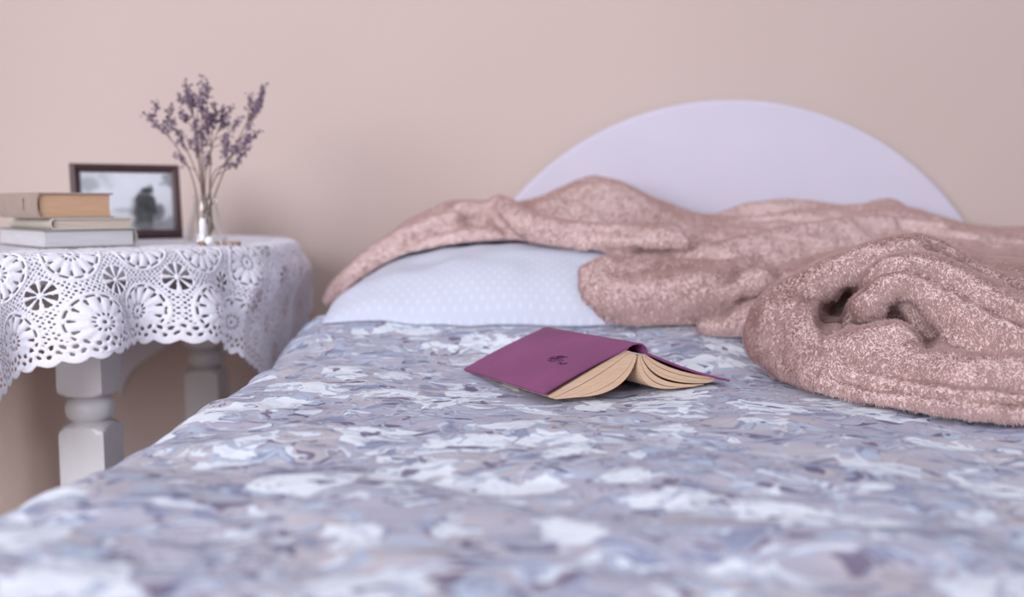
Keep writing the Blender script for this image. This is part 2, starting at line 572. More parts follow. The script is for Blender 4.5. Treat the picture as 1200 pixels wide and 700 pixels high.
# ------------------------------------------------------------------ blanket (signed distance field, meshed with surface nets)
def surface_nets(Fv, org, h):
    S = Fv < 0
    nx, ny, nz = Fv.shape
    acc = np.zeros((nx - 1, ny - 1, nz - 1, 3)); cnt = np.zeros((nx - 1, ny - 1, nz - 1))
    corners = [(a, b, c) for a in (0, 1) for b in (0, 1) for c in (0, 1)]
    sl = lambda A, c: A[c[0]:nx - 1 + c[0], c[1]:ny - 1 + c[1], c[2]:nz - 1 + c[2]]
    for c0 in corners:
        for ax in range(3):
            if c0[ax]: continue
            c1 = list(c0); c1[ax] = 1
            f0, f1 = sl(Fv, c0), sl(Fv, c1)
            cr = sl(S, c0) != sl(S, c1)
            I = np.nonzero(cr)
            a, b = f0[I], f1[I]
            t = a / (a - b)
            p = np.tile(np.array(c0, float), (len(t), 1))
            p[:, ax] += t
            acc[I] += p; cnt[I] += 1
    act = cnt > 0
    vid = -np.ones(act.shape, np.int64)
    I = np.nonzero(act)
    vid[I] = np.arange(len(I[0]))
    V = (np.stack(I, -1) + acc[I] / cnt[I][:, None]) * h + np.array(org)
    Q = []
    for ax in range(3):
        o1, o2 = [(1, 2), (2, 0), (0, 1)][ax]
        lo = [slice(1, nx - 1), slice(1, ny - 1), slice(1, nz - 1)]
        lo[ax] = slice(0, [nx, ny, nz][ax] - 1)
        hi = list(lo); hi[ax] = slice(1, [nx, ny, nz][ax])
        s0, s1 = S[tuple(lo)], S[tuple(hi)]
        J = np.nonzero(s0 != s1)
        base = [J[0] + (0 if ax == 0 else 1), J[1] + (0 if ax == 1 else 1), J[2] + (0 if ax == 2 else 1)]
        def cell(d1, d2):
            b = [base[0].copy(), base[1].copy(), base[2].copy()]
            b[o1] -= d1; b[o2] -= d2
            return vid[b[0], b[1], b[2]]
        q = np.stack([cell(1, 1), cell(0, 1), cell(0, 0), cell(1, 0)], -1)
        flip = s1[J]
        q[flip] = q[flip][:, ::-1]
        Q.append(q)
    return V, np.concatenate(Q)

def smin(a, b, k):
    h = np.clip(0.5 + 0.5 * (b - a) / k, 0, 1)
    return b * (1 - h) + a * h - k * h * (1 - h)
def smax(a, b, k):
    return -smin(-a, -b, k)

def build_blanket():
    H = 0.0062
    lo = np.array([-0.45, 0.98, 0.535]); hi = np.array([1.12, 2.20, 0.875])
    ax = [np.arange(lo[i], hi[i], H) for i in range(3)]
    Xg, Yg = np.meshgrid(ax[0], ax[1], indexing='ij')
    nz = len(ax[2])
    Zg = ax[2][None, None, :]
    # ---- back mass: height from thin-plate interpolation of surface points
    pts = []
    for px, py, Y in [(384, 356, 1.86), (405, 330, 1.9), (427, 312, 1.93), (457, 280, 1.97), (487, 258, 2.0), (521, 240, 2.02), (551, 237, 2.02), (600, 246, 2.0),
                      (637, 234, 2.0), (665, 219, 2.0), (689, 209, 2.0), (719, 208, 2.0), (757, 229, 2.02), (800, 249, 2.04), (857, 258, 2.06), (900, 243, 2.06),
                      (960, 247, 2.06), (1037, 243, 2.06), (1080, 252, 2.06), (1149, 266, 2.05), (1200, 268, 2.05), (1300, 272, 2.05),
                      (440, 330, 1.85), (500, 290, 1.86), (560, 272, 1.86), (610, 284, 1.82),
                      (650, 262, 1.85), (700, 250, 1.86), (760, 262, 1.86), (820, 268, 1.86), (900, 266, 1.86), (1000, 264, 1.86), (1100, 272, 1.86), (1200, 280, 1.86), (1300, 284, 1.86),
                      (690, 292, 1.70), (740, 304, 1.66), (800, 308, 1.66), (870, 306, 1.66), (950, 302, 1.66), (1050, 296, 1.66), (1150, 300, 1.66), (1250, 305, 1.66),
                      (700, 322, 1.60), (760, 330, 1.59), (820, 330, 1.58), (880, 330, 1.57),
                      (1000, 330, 1.5), (1100, 340, 1.45), (1200, 350, 1.42), (1300, 355, 1.42)]:
        q = P(px, py, Y); pts.append((q.x, q.y, q.z))
    pts += [(x, 2.17, z) for x, z in ((-0.35, 0.63), (-0.1, 0.76), (0.1, 0.78), (0.35, 0.73), (0.6, 0.74), (0.85, 0.72), (1.1, 0.7))]
    pts = np.array(pts)
    def phi(r2):
        return r2 * np.log(r2 + 1e-9) * 0.5
    n = len(pts)
    K = phi(((pts[:, None, :2] - pts[None, :, :2]) ** 2).sum(-1)) + np.eye(n) * 2e-4
    Pm = np.concatenate([np.ones((n, 1)), pts[:, :2]], 1)
    A = np.block([[K, Pm], [Pm.T, np.zeros((3, 3))]])
    w = np.linalg.solve(A, np.concatenate([pts[:, 2], np.zeros(3)]))
    hgt = w[n] + w[n + 1] * Xg + w[n + 2] * Yg
    for i in range(n):
        hgt += w[i] * phi((Xg - pts[i, 0]) ** 2 + (Yg - pts[i, 1]) ** 2)
    hgt += 0.006 * vnoise(Xg * 7, Yg * 9, 0 * Xg, 31) + 0.003 * vnoise(Xg * 17, Yg * 20, 0 * Xg, 32)
    # ---- footprint
    poly = [P(380, 362, 1.83), P(420, 343, 1.80), P(457, 322, 1.79), P(500, 308, 1.78), P(540, 300, 1.78), P(590, 298, 1.77), P(630, 299, 1.76), P(676, 299, 1.75),
            P(683, 330, 1.69), P(692, 360, 1.63), P(715, 380, 1.595), P(760, 390, 1.575), P(820, 388, 1.575)]
    poly = [(p.x, p.y) for p in poly] + [(0.33, 1.56), (0.5, 1.45), (0.7, 1.3), (1.06, 1.25), (1.06, 2.17), (-0.3, 2.17), (-0.36, 2.0), (-0.40, 1.92)]
    d2 = np.full(Xg.shape, 1e9); inside = np.zeros(Xg.shape, bool)
    for (x0, y0), (x1, y1) in zip(poly, poly[1:] + poly[:1]):
        ex, ey = x1 - x0, y1 - y0
        t = np.clip(((Xg - x0) * ex + (Yg - y0) * ey) / (ex * ex + ey * ey), 0, 1)
        d2 = np.minimum(d2, (Xg - x0 - t * ex) ** 2 + (Yg - y0 - t * ey) ** 2)
        cond = ((y0 > Yg) != (y1 > Yg)) & (Xg < ex * (Yg - y0) / (ey if ey else 1e-9) + x0)
        inside ^= cond
    d2 = np.sqrt(d2) * np.where(inside, -1, 1)
    D = smax((Zg - hgt[:, :, None]) * 0.8, np.repeat(d2[:, :, None], nz, 2), 0.055)

    def region(p, m):
        s = []
        for i in range(3):
            a = max(0, int((min(q[i] for q in p) - m - lo[i]) / H)); b = min(len(ax[i]), int((max(q[i] for q in p) + m - lo[i]) / H) + 2)
            if a >= b: return None
            s.append(slice(a, b))
        return tuple(s)
    def seg_d(p0, p1, r0, r1, s):
        x = ax[0][s[0]][:, None, None]; y = ax[1][s[1]][None, :, None]; z = ax[2][s[2]][None, None, :]
        e = [p1[i] - p0[i] for i in range(3)]
        L = sum(c * c for c in e) + 1e-12
        t = np.clip(((x - p0[0]) * e[0] + (y - p0[1]) * e[1] + (z - p0[2]) * e[2]) / L, 0, 1)
        return np.sqrt((x - p0[0] - t * e[0]) ** 2 + (y - p0[1] - t * e[1]) ** 2 + (z - p0[2] - t * e[2]) ** 2) - (r0 + (r1 - r0) * t)
    def smooth_path(cp, n=6):
        """Catmull-Rom through (px,py,Y,r)"""
        q = [np.array([*P(a, b, c), r]) for a, b, c, r in cp]
        q = [2 * q[0] - q[1]] + q + [2 * q[-1] - q[-2]]
        out = []
        for i in range(1, len(q) - 2):
            for j in range(n):
                t = j / n
                out.append(0.5 * (2 * q[i] + (q[i + 1] - q[i - 1]) * t + (2 * q[i - 1] - 5 * q[i] + 4 * q[i + 1] - q[i + 2]) * t * t + (3 * q[i] - q[i - 1] - 3 * q[i + 1] + q[i + 2]) * t ** 3))
        out.append(q[-2])
        return out
    def tube_field(cp, m):
        q = smooth_path(cp, 4)
        rm = max(a[3] for a in q)
        s = region(q, rm + m)
        if s is None: return None, None
        T = None
        for a, b in zip(q[:-1], q[1:]):
            d = seg_d(a[:3], b[:3], a[3], b[3], s)
            T = d if T is None else np.minimum(T, d)
        return s, T
    def add(cp, k=0.02):
        s, T = tube_field(cp, k * 2 + 0.01)
        D[s] = smin(D[s], T, k)
    def cut(cp, k=0.012):
        s, T = tube_field(cp, k * 2 + 0.01)
        D[s] = smax(D[s], -T, k)
    def ell_field(c, rad, m, rz=0.0, tilt=0.0):
        R = max(rad)
        s = region([c], R + m)
        x = ax[0][s[0]][:, None, None] - c[0]; y = ax[1][s[1]][None, :, None] - c[1]; z = ax[2][s[2]][None, None, :] - c[2]
        ca, sa = math.cos(rz), math.sin(rz)
        u = x * ca + y * sa; v = -x * sa + y * ca
        if tilt:
            ct, st = math.cos(tilt), math.sin(tilt)
            v, z = v * ct + z * st, -v * st + z * ct
        k0 = np.sqrt((u / rad[0]) ** 2 + (v / rad[1]) ** 2 + (z / rad[2]) ** 2)
        k1 = np.sqrt((u / rad[0] ** 2) ** 2 + (v / rad[1] ** 2) ** 2 + (z / rad[2] ** 2) ** 2) + 1e-9
        return s, k0 * (k0 - 1) / k1
    def add_e(c, rad, k=0.03, rz=0.0, tilt=0.0):
        s, T = ell_field(c, rad, k * 2 + 0.01, rz, tilt); D[s] = smin(D[s], T, k)
    def cut_e(c, rad, k=0.02, rz=0.0, tilt=0.0):
        s, T = ell_field(c, rad, k * 2 + 0.01, rz, tilt); D[s] = smax(D[s], -T, k)

    def hit(px, py):
        """depth at which the pixel's ray meets the heap so far"""
        Ys = np.arange(1.0, 2.19, 0.003)
        d = ROT @ Vector(((px - 600) / F_PX, (350 - py) / F_PX, -1.0))
        q = np.stack([CAM.x + d.x / d.y * Ys, Ys, CAM.z + d.z / d.y * Ys], -1)
        ii = np.round((q - lo) / H).astype(int)
        ok = ((ii >= 0) & (ii < np.array(D.shape))).all(1)
        ii = np.clip(ii, 0, np.array(D.shape) - 1)
        v = np.where(ok, D[ii[:, 0], ii[:, 1], ii[:, 2]], 1.0)
        k = np.nonzero(v < 0)[0]
        return Ys[k[0]] if len(k) else None
    def on_surface(path, back):
        ys = [hit(a, b) for a, b, r in path]
        good = [y for y in ys if y]
        if not good: return None
        for i in range(len(ys)):
            if ys[i] is None:
                ys[i] = next((y for y in ys[i:] if y), None) or next(y for y in ys[i::-1] if y)
        return [(a, b, y + back * r, r) for (a, b, r), y in zip(path, ys)]
    def ridge(path, back=0.4, k=0.02):
        q = on_surface(path, back)
        if q: add(q, k)
    def groove(path, back=0.0, k=0.01):
        q = on_surface(path, back)
        if q: cut(q, k)
    # ---- folds of the back mass
    add([(386, 352, 1.80, 0.014), (402, 336, 1.81, 0.022), (424, 320, 1.83, 0.026), (452, 300, 1.85, 0.03), (490, 278, 1.87, 0.03), (530, 266, 1.87, 0.03)], 0.03)
    # left lobes
    ridge([(452, 312, 0.014), (490, 294, 0.022), (540, 284, 0.026), (590, 286, 0.024), (640, 291, 0.014)], 0.3, 0.02)
    groove([(470, 290, 0.004), (500, 274, 0.008), (535, 262, 0.011), (565, 262, 0.012), (600, 272, 0.010), (630, 286, 0.006)], 0.2, 0.014)
    ridge([(540, 246, 0.014), (570, 250, 0.016), (600, 262, 0.012)], 0.4, 0.02)
    # middle lobe rolling over
    add([(586, 244, 1.94, 0.024), (606, 262, 1.84, 0.030), (640, 276, 1.775, 0.033), (690, 282, 1.73, 0.030), (740, 281, 1.70, 0.026), (800, 282, 1.69, 0.018)], 0.016)
    groove([(577, 238, 0.005), (584, 256, 0.009), (600, 278, 0.011), (624, 294, 0.009)], 0.3, 0.008)
    add([(690, 325, 1.65, 0.02), (700, 345, 1.62, 0.028), (730, 352, 1.60, 0.034), (780, 350, 1.595, 0.036), (840, 342, 1.585, 0.032), (890, 330, 1.57, 0.022)], 0.02)
    groove([(684, 301, 0.008), (712, 299, 0.015), (738, 297, 0.010), (765, 299, 0.016), (790, 300, 0.013), (815, 302, 0.007), (860, 304, 0.004)], 0.9, 0.006)
    groove([(690, 275, 0.004), (740, 268, 0.006), (800, 272, 0.005), (850, 280, 0.003)], 0.0, 0.03)
    # second layer peeping out beneath the front fold
    add([(826, 384, 1.535, 0.012), (850, 382, 1.52, 0.018), (890, 372, 1.49, 0.026)], 0.010)
    groove([(834, 377, 0.005), (852, 366, 0.009), (874, 356, 0.010), (898, 345, 0.007)], 0.4, 0.006)
    # folds along the headboard
    add([(830, 262, 2.0, 0.012), (890, 252, 2.0, 0.026), (950, 250, 2.02, 0.022), (1000, 258, 2.02, 0.012)], 0.015)
    add([(1010, 254, 2.05, 0.012), (1040, 246, 2.05, 0.02), (1065, 254, 2.05, 0.01)], 0.012)
    groove([(870, 257, 0.005), (905, 257, 0.011), (945, 258, 0.008), (990, 261, 0.004)], 0.3, 0.014)
    ridge([(830, 300, 0.012), (890, 288, 0.020), (950, 275, 0.020), (1030, 264, 0.014), (1100, 268, 0.01)], 0.3, 0.03)
    groove([(850, 326, 0.006), (910, 305, 0.012), (970, 288, 0.010), (1030, 278, 0.006)], 0.2, 0.025)
    groove([(1060, 262, 0.004), (1110, 275, 0.010), (1160, 283, 0.010), (1210, 284, 0.006)], 0.2, 0.025)
    # ---- the rolled end lying forward on the duvet
    bz = 0.555
    add_e((0.60, 1.42, bz + 0.03), (0.285, 0.20, 0.120), 0.02, rz=-0.55)
    add_e((0.72, 1.25, bz + 0.02), (0.34, 0.20, 0.09), 0.03, rz=-0.3)
    # lower hem, two layers
    add([(900, 394, 1.385, 0.030), (940, 410, 1.32, 0.032), (1000, 428, 1.235, 0.032), (1070, 441, 1.17, 0.032), (1140, 450, 1.125, 0.032), (1250, 453, 1.10, 0.032)], 0.012)
    add([(895, 409, 1.375, 0.020), (925, 430, 1.305, 0.021), (985, 452, 1.205, 0.021), (1060, 467, 1.13, 0.020), (1140, 477, 1.08, 0.019), (1250, 484, 1.045, 0.019)], 0.006)
    groove([(884, 398, 0.003), (905, 414, 0.005), (940, 433, 0.006), (1000, 449, 0.006), (1070, 459, 0.006), (1140, 467, 0.006), (1215, 471, 0.006)], 0.2, 0.006)
    # outer lip curling over
    add([(897, 390, 1.40, 0.026), (908, 370, 1.39, 0.029), (945, 343, 1.37, 0.029), (990, 320, 1.35, 0.028), (1035, 303, 1.345, 0.027), (1078, 299, 1.345, 0.026), (1120, 318, 1.34, 0.024), (1165, 342, 1.32, 0.024), (1230, 375, 1.28, 0.024)], 0.010)
    # inner lobe
    add([(1026, 352, 1.27, 0.028), (1050, 332, 1.27, 0.034), (1085, 338, 1.26, 0.042), (1130, 366, 1.23, 0.048), (1190, 398, 1.19, 0.052), (1260, 420, 1.17, 0.052)], 0.016)
    add([(915, 380, 1.34, 0.026), (935, 376, 1.33, 0.028), (950, 392, 1.29, 0.026), (985, 414, 1.235, 0.022), (1040, 426, 1.20, 0.020), (1100, 432, 1.18, 0.018)], 0.05)
    # crease between lip and inner lobe
    groove([(985, 352, 0.010), (1004, 338, 0.010), (1030, 320, 0.007), (1062, 312, 0.007), (1100, 322, 0.010), (1145, 346, 0.011), (1215, 384, 0.008)], 0.3, 0.008)
    groove([(1085, 286, 0.004), (1115, 299, 0.009), (1150, 320, 0.011), (1215, 352, 0.008)], 0.3, 0.010)
    # hollow
    groove([(972, 392, 0.008), (968, 376, 0.013), (978, 360, 0.017), (992, 345, 0.016), (1002, 338, 0.011)], 0.9, 0.010)
    groove([(980, 372, 0.010), (990, 355, 0.014), (998, 342, 0.010)], 1.2, 0.010)
    # tongue in the pocket
    groove([(986, 388, 0.006), (1008, 374, 0.012), (1045, 366, 0.015), (1074, 372, 0.016), (1088, 390, 0.013), (1088, 408, 0.007)], 0.7, 0.006)
    ridge([(990, 406, 0.012), (1020, 398, 0.016), (1050, 394, 0.017), (1066, 398, 0.012)], 0.5, 0.012)
    # weave of soft lumps
    D[:] += 0.0022 * vnoise(Xg[:, :, None] * 26, Yg[:, :, None] * 26, Zg * 26, 41) + 0.0012 * vnoise(Xg[:, :, None] * 60, Yg[:, :, None] * 60, Zg * 60, 42)
    # rest on the duvet, the pillow and against the headboard
    bzg = bedz(Xg, Yg)
    low = bzg + 0.005
    pin = (Xg > PX0) & (Xg < PX1) & (Yg > PY0) & (Yg < PY1)
    low = np.where(pin, np.maximum(low, bzg + 0.009 + pillow_top(Xg, Yg)), low)
    D = np.maximum(D, low[:, :, None] - Zg)
    D = np.maximum(D, Yg[:, :, None] - 2.185)
    V, Q = surface_nets(D, lo, H)
    return V, Q
BV, BQ = build_blanket()
blanket = np_mesh('blanket', BV, BQ, M_fleece)
tag(blanket, 'fluffy dusty-pink fleece blanket heaped over the pillow and headboard end', 'blanket')

def build_pile():
    V, Q = BV, BQ
    a, b, c, d = V[Q[:, 0]], V[Q[:, 1]], V[Q[:, 2]], V[Q[:, 3]]
    fn = np.cross(c - a, d - b)
    ar = np.linalg.norm(fn, axis=1) * 0.5
    fn /= (2 * ar[:, None] + 1e-12)
    vn = np.zeros_like(V)
    for k in range(4):
        np.add.at(vn, Q[:, k], fn)
    vn /= np.linalg.norm(vn, axis=1)[:, None] + 1e-9
    cen = (a + b + c + d) / 4
    # leave out the underside
    w = ar * (fn[:, 2] > -0.75) * (cen[:, 2] > bedz(cen[:, 0], cen[:, 1]) + 0.006)
    near = np.clip((1.95 - cen[:, 1]) / 0.6, 0.25, 1.0)
    w = w * near
    n = 520000
    pick = rng.choice(len(Q), n, p=w / w.sum())
    s, t = rng.random(n), rng.random(n)
    bl = lambda A: (A[Q[pick, 0]] * ((1 - s) * (1 - t))[:, None] + A[Q[pick, 1]] * (s * (1 - t))[:, None] + A[Q[pick, 2]] * (s * t)[:, None] + A[Q[pick, 3]] * ((1 - s) * t)[:, None])
    p = bl(V); nr = bl(vn)
    nr /= np.linalg.norm(nr, axis=1)[:, None] + 1e-9
    sc = 75.0
    lean = np.stack([vnoise(p[:, 0] * sc, p[:, 1] * sc, p[:, 2] * sc, 50 + i) for i in range(3)], -1) * 0.30
    lean += np.stack([vnoise(p[:, 0] * 30, p[:, 1] * 30, p[:, 2] * 30, 60 + i) for i in range(3)], -1) * 0.15
    lean += np.array([-0.15, -0.45, -0.55]) + rng.normal(0, 0.12, (n, 3))
    lean -= nr * (lean * nr).sum(1)[:, None]
    L = (0.0043 + 0.0020 * rng.random(n)) * (1 + 0.25 * vnoise(p[:, 0] * 40, p[:, 1] * 40, p[:, 2] * 40, 70))
    lean = lean / (np.linalg.norm(lean, axis=1)[:, None] + 1e-6) * np.clip(np.linalg.norm(lean, axis=1), 0.45, 0.75)[:, None]
    d1 = nr * 0.8 + 0.7 * lean; d1 /= np.linalg.norm(d1, axis=1)[:, None]
    d2 = nr * 0.45 + 1.0 * lean; d2 /= np.linalg.norm(d2, axis=1)[:, None]
    lt = lean + 0.15 * np.cross(nr, rng.normal(0, 1, (n, 3)))
    side = np.cross(nr, lt); side /= np.linalg.norm(side, axis=1)[:, None] + 1e-9
    wd = 0.00056 * (1 + (p[:, 1] - 1.1).clip(0) * 0.9)
    p0 = p - nr * 0.001
    m1 = p0 + d1 * (L * 0.55)[:, None]
    tip = m1 + d2 * (L * 0.55)[:, None]
    sw = side * wd[:, None]
    verts = np.stack([p0 - sw, p0 + sw, m1 + sw * 0.8, m1 - sw * 0.8, tip], 1).reshape(-1, 3)
    bs = np.arange(n)[:, None] * 5
    tri = np.concatenate([bs + np.array([[0, 1, 2]]), bs + np.array([[0, 2, 3]]), bs + np.array([[3, 2, 4]])])
    o = np_mesh('fleece_pile', verts, tri, M_pile, blanket)
    o['kind'] = 'stuff'
    return o
build_pile()

# ------------------------------------------------------------------ the open book on the bed
M_plum = N('plum_book_cloth', 0.6, 0.35)
_co = M_plum.coord(); _n1 = M_plum.noise(_co, 14, 3); _n2 = M_plum.noise(_co, 900, 2)
M_plum.col(M_plum.ramp(_n1.outputs[0], [(0.3, srgb(122, 62, 104)), (0.7, srgb(138, 72, 118))]))
M_plum.bump(_n2.outputs[0], 0.25, 0.0006)
M_plum = M_plum.m
def mat_pages(name, c0, c1, axis_scale):
    m = N(name, 0.85, 0.15)
    co = m.coord()
    mp = m.n('ShaderNodeMapping', {'Scale': axis_scale}); m.link(co, mp.inputs[0])
    nz = m.noise(mp.outputs[0], 1.0, 3, 0.6)
    m.col(m.ramp(nz.outputs[0], [(0.3, c0), (0.65, c1)]))
    m.bump(nz.outputs[0], 0.3, 0.0008)
    return m.m
M_leaf = mat_pages('aged_paper', srgb(208, 174, 146), srgb(220, 187, 158), (30, 30, 700))
M_dark = plain('dark_ink', srgb(52, 28, 46), 0.6)
M_band = plain('headband_cloth', srgb(190, 178, 172), 0.8)

def open_book():
    W, L = 0.132, 0.246
    rz = math.radians(27)
    # front fore-edge corner of the left board lies at pixel (641,466)
    B0 = PZ(636, 461, 0.562)
    ux = Vector((math.cos(rz), math.sin(rz), 0)); uy = Vector((-math.sin(rz), math.cos(rz), 0))
    hx = 0.130
    root = empty('open_book', (B0.x + ux.x * hx, B0.y + ux.y * hx, 0.5535), rz)
    root.rotation_euler.x = -0.034
    tag(root, 'open plum cloth-bound book lying face down on the duvet', 'book')
    def extr(name, sec, mat, y0, y1, parent=root, smooth=False, closed=True, jit=0.0):
        n = len(sec)
        v = [(x, y0 + (random.uniform(-jit, jit) if jit else 0), z) for x, z in sec] + [(x, y1, z) for x, z in sec]
        f = [(i, (i + 1) % n, (i + 1) % n + n, i + n) for i in range(n)]
        f += [tuple(range(n))[::-1], tuple(range(n, 2 * n))]
        o = mesh_obj(name, v, f, mat, parent)
        return o
    def thick(line, t):
        """offset a polyline downward by t to make a closed section"""
        out = []
        for i, (x, z) in enumerate(line):
            a = line[max(i - 1, 0)]; b = line[min(i + 1, len(line) - 1)]
            tx, tz = b[0] - a[0], b[1] - a[1]
            l = math.hypot(tx, tz)
            out.append((x + tz / l * t, z - tx / l * t))
        return line[::-1] + out
    HL, HR_ = (-0.014, 0.0560), (0.0135, 0.0470)    # hinges
    EL, ER = (-0.130, 0.0085), (0.136, 0.0045)
    left = [EL] + [(EL[0] + (HL[0] - EL[0]) * t, EL[1] + (HL[1] - EL[1]) * t + 0.0022 * math.sin(math.pi * t)) for t in (0.2, 0.4, 0.6, 0.8)] + [HL]
    right = [HR_] + [(HR_[0] + (ER[0] - HR_[0]) * t, HR_[1] + (ER[1] - HR_[1]) * t - 0.003 * math.sin(math.pi * t)) for t in (0.2, 0.4, 0.6, 0.8)] + [ER]
    lb = extr('cover_board', thick(left, 0.0026), M_plum, 0, L)
    extr('cover_board', thick(right, 0.0026), M_plum, 0, L)
    spine = [HL] + [(-0.008, 0.0587), (-0.001, 0.0597), (0.006, 0.0585), (0.0112, 0.0545), (0.0135, 0.0500)] + [HR_]
    extr('spine', thick(spine, 0.0016), M_plum, 0, L)
    # text block: clamped at the spine, fanning to the fore edges
    def bez(p0, p1, p2, p3, n=14):
        return [tuple((1 - t) ** 3 * p0[k] + 3 * (1 - t) ** 2 * t * p1[k] + 3 * (1 - t) * t * t * p2[k] + t ** 3 * p3[k] for k in (0, 1)) for t in [i / n for i in range(n + 1)]]
    inset = 0.0045
    def leaves(name, top, bot):
        sx_ = 1.1 if top[-1][0] < 0 else 1.03
        top = [(x * sx_, z * 1.05) for x, z in top]; bot = [(x * sx_, z * 1.05) for x, z in bot]
        sec = top + bot[::-1]
        extr(name, sec, M_leaf, inset, L - inset)
    # left leaves, from the board downwards: root points along the back, tips along the fore edge
    lt = [((-0.0140, 0.0490), (-0.055, 0.0300), (-0.085, 0.0150), (-0.110, 0.0035)),
          ((-0.0100, 0.0480), (-0.050, 0.0265), (-0.082, 0.0122), (-0.108, 0.0018)),
          ((-0.0070, 0.0468), (-0.042, 0.0230), (-0.074, 0.0090), (-0.105, 0.0005)),
          ((-0.0040, 0.0450), (-0.030, 0.0180), (-0.064, 0.0040), (-0.100, -0.001)),
          ((-0.0010, 0.0432), (-0.014, 0.0130), (-0.050, -0.001), (-0.090, -0.001)),
          ((0.0010, 0.0415), (-0.008, 0.0080), (-0.036, -0.002), (-0.070, -0.001))]
    for i in range(len(lt) - 1):
        a = bez(*lt[i]); b = bez(*lt[i + 1])
        kk = (0.02, 0.16, 0.02, 0.07, 0.0)[i]
        b = [(x + (a_[0] - x) * kk, z + (a_[1] - z) * kk) for (x, z), a_ in zip(b, a)]
        leaves('page_section', a, b)
    rt = [((0.0025, 0.0415), (0.000, 0.0050), (0.018, -0.001), (0.058, -0.001)),
          ((0.0045, 0.0418), (0.008, 0.0090), (0.034, -0.001), (0.078, -0.001)),
          ((0.0065, 0.0420), (0.016, 0.0130), (0.046, 0.0020), (0.098, 0.0010)),
          ((0.0090, 0.0422), (0.022, 0.0180), (0.052, 0.0060), (0.108, 0.0035)),
          ((0.0100, 0.0424), (0.026, 0.0240), (0.056, 0.0120), (0.112, 0.0055)),
          ((0.0120, 0.0428), (0.032, 0.0290), (0.062, 0.0160), (0.1145, 0.0080))]
    for i in range(len(rt) - 1):
        a = bez(*rt[i + 1]); b = bez(*rt[i])
        k = 0.12 if i != 2 else 0.45
        if i == 3: k = 0.05
        b = [(x + (a_[0] - x) * k, z + (a_[1] - z) * k) for (x, z), a_ in zip(b, a)]
        leaves('page_section', a, b)
    hbn = [(-0.0135, 0.0497), (-0.004, 0.0480), (0.004, 0.0458), (0.0125, 0.0432)]
    extr('headband', thick(hbn, 0.0015), M_band, 0.003, 0.006)
    # little stamped device on the front board: ink strokes
    t0 = 0.50
    cx = EL[0] + (HL[0] - EL[0]) * t0; cz = EL[1] + (HL[1] - EL[1]) * t0 + 0.0024
    sx = Vector((HL[0] - EL[0], 0, HL[1] - EL[1])).normalized()
    cen = Vector((cx, 0.074, cz + 0.0001)); sy = Vector((0, 1, 0)); nrm = sx.cross(sy) * -1
    if nrm.z < 0: nrm = -nrm
    strokes = [[(-0.5, 1.0), (-0.1, 1.15), (0.3, 0.8), (0.6, 0.1)], [(-0.6, 0.5), (-0.1, 0.8), (0.3, 0.3), (0.35, -0.5)], [(-0.3, 0.9), (0.05, 0.3), (0.1, -0.5), (-0.1, -1.0)],
               [(0.35, 0.9), (0.7, 0.6), (0.9, -0.1)], [(-0.65, 0.9), (-0.5, 0.3), (-0.1, 0.1)], [(-0.15, -0.5), (0.05, -1.0), (0.45, -1.2)], [(-0.1, 0.6), (0.4, 0.55), (0.75, 0.3)]]
    V, Fc = [], []
    for st in strokes:
        pts = [cen + (sx * (a * 0.62 + b * 0.25) + sy * (b * 1.0 - a * 0.35)) * 0.0200 + nrm * 0.0001 for a, b in st]
        v, f_ = tube_geo(pts, 0.00045, 4)
        k = len(V)
        V += v; Fc += [tuple(i + k for i in q) for q in f_]
    mesh_obj('stamped_emblem', V, Fc, M_dark, root)['label'] = 'small dark stamped emblem'
    return root
open_book()

# ------------------------------------------------------------------ round side table
TC = Vector((-0.97, 1.742, 0)); TR = 0.495; TZ = 0.709
table = tag(empty('side_table', TC), 'round white painted side table with turned legs under the lace cloth', 'table')
lathe('tabletop', [(0.0, TZ - 0.042), (TR - 0.010, TZ - 0.042), (TR - 0.002, TZ - 0.038), (TR, TZ - 0.026), (TR, TZ - 0.020), (TR - 0.001, TZ - 0.010), (TR - 0.005, TZ - 0.002), (TR - 0.012, TZ), (0.0, TZ)], M_white, table, 72)
LX, LY, LA = 0.259, 0.258, 0.0345
leg_prof = [(0.06, TZ - 0.043), (0.06, 0.505), (0.0505, 0.500), (0.046, 0.4955), (0.040, 0.4915), (0.032, 0.489), (0.026, 0.4875), (0.0245, 0.4862), (0.026, 0.4850),
            (0.0300, 0.4835), (0.0335, 0.4795), (0.0355, 0.4735), (0.0360, 0.4680), (0.0355, 0.4625), (0.0335, 0.4565), (0.0300, 0.4525), (0.026, 0.4510), (0.0245, 0.4498), (0.026, 0.4485),
            (0.032, 0.447), (0.040, 0.4435), (0.046, 0.4385), (0.0505, 0.432), (0.06, 0.425), (0.06, 0.300), (0.046, 0.291), (0.028, 0.285), (0.032, 0.276), (0.034, 0.268), (0.030, 0.258),
            (0.024, 0.25), (0.030, 0.20), (0.026, 0.08), (0.018, 0.06), (0.028, 0.045), (0.028, 0.02), (0.018, 0.0)]
for sx in (1, -1):
    for sy in (-1, 1):
        lathe('leg', leg_prof[::-1], M_white, table, 48, square=LA, loc=(sx * LX, sy * LY, 0))
AZ0, AZ1 = 0.548, TZ - 0.043
for sx in (1, -1):
    box('apron_board', (sx * LX - 0.011, -LY + LA, AZ0 + 0.03), (sx * LX + 0.011, LY - LA, AZ1), M_white, table, 0.002)
for sy in (1, -1):
    box('apron_board', (-LX + LA, sy * LY - 0.011, AZ0 + 0.03), (LX - LA, sy * LY + 0.011, AZ1), M_white, table, 0.002)
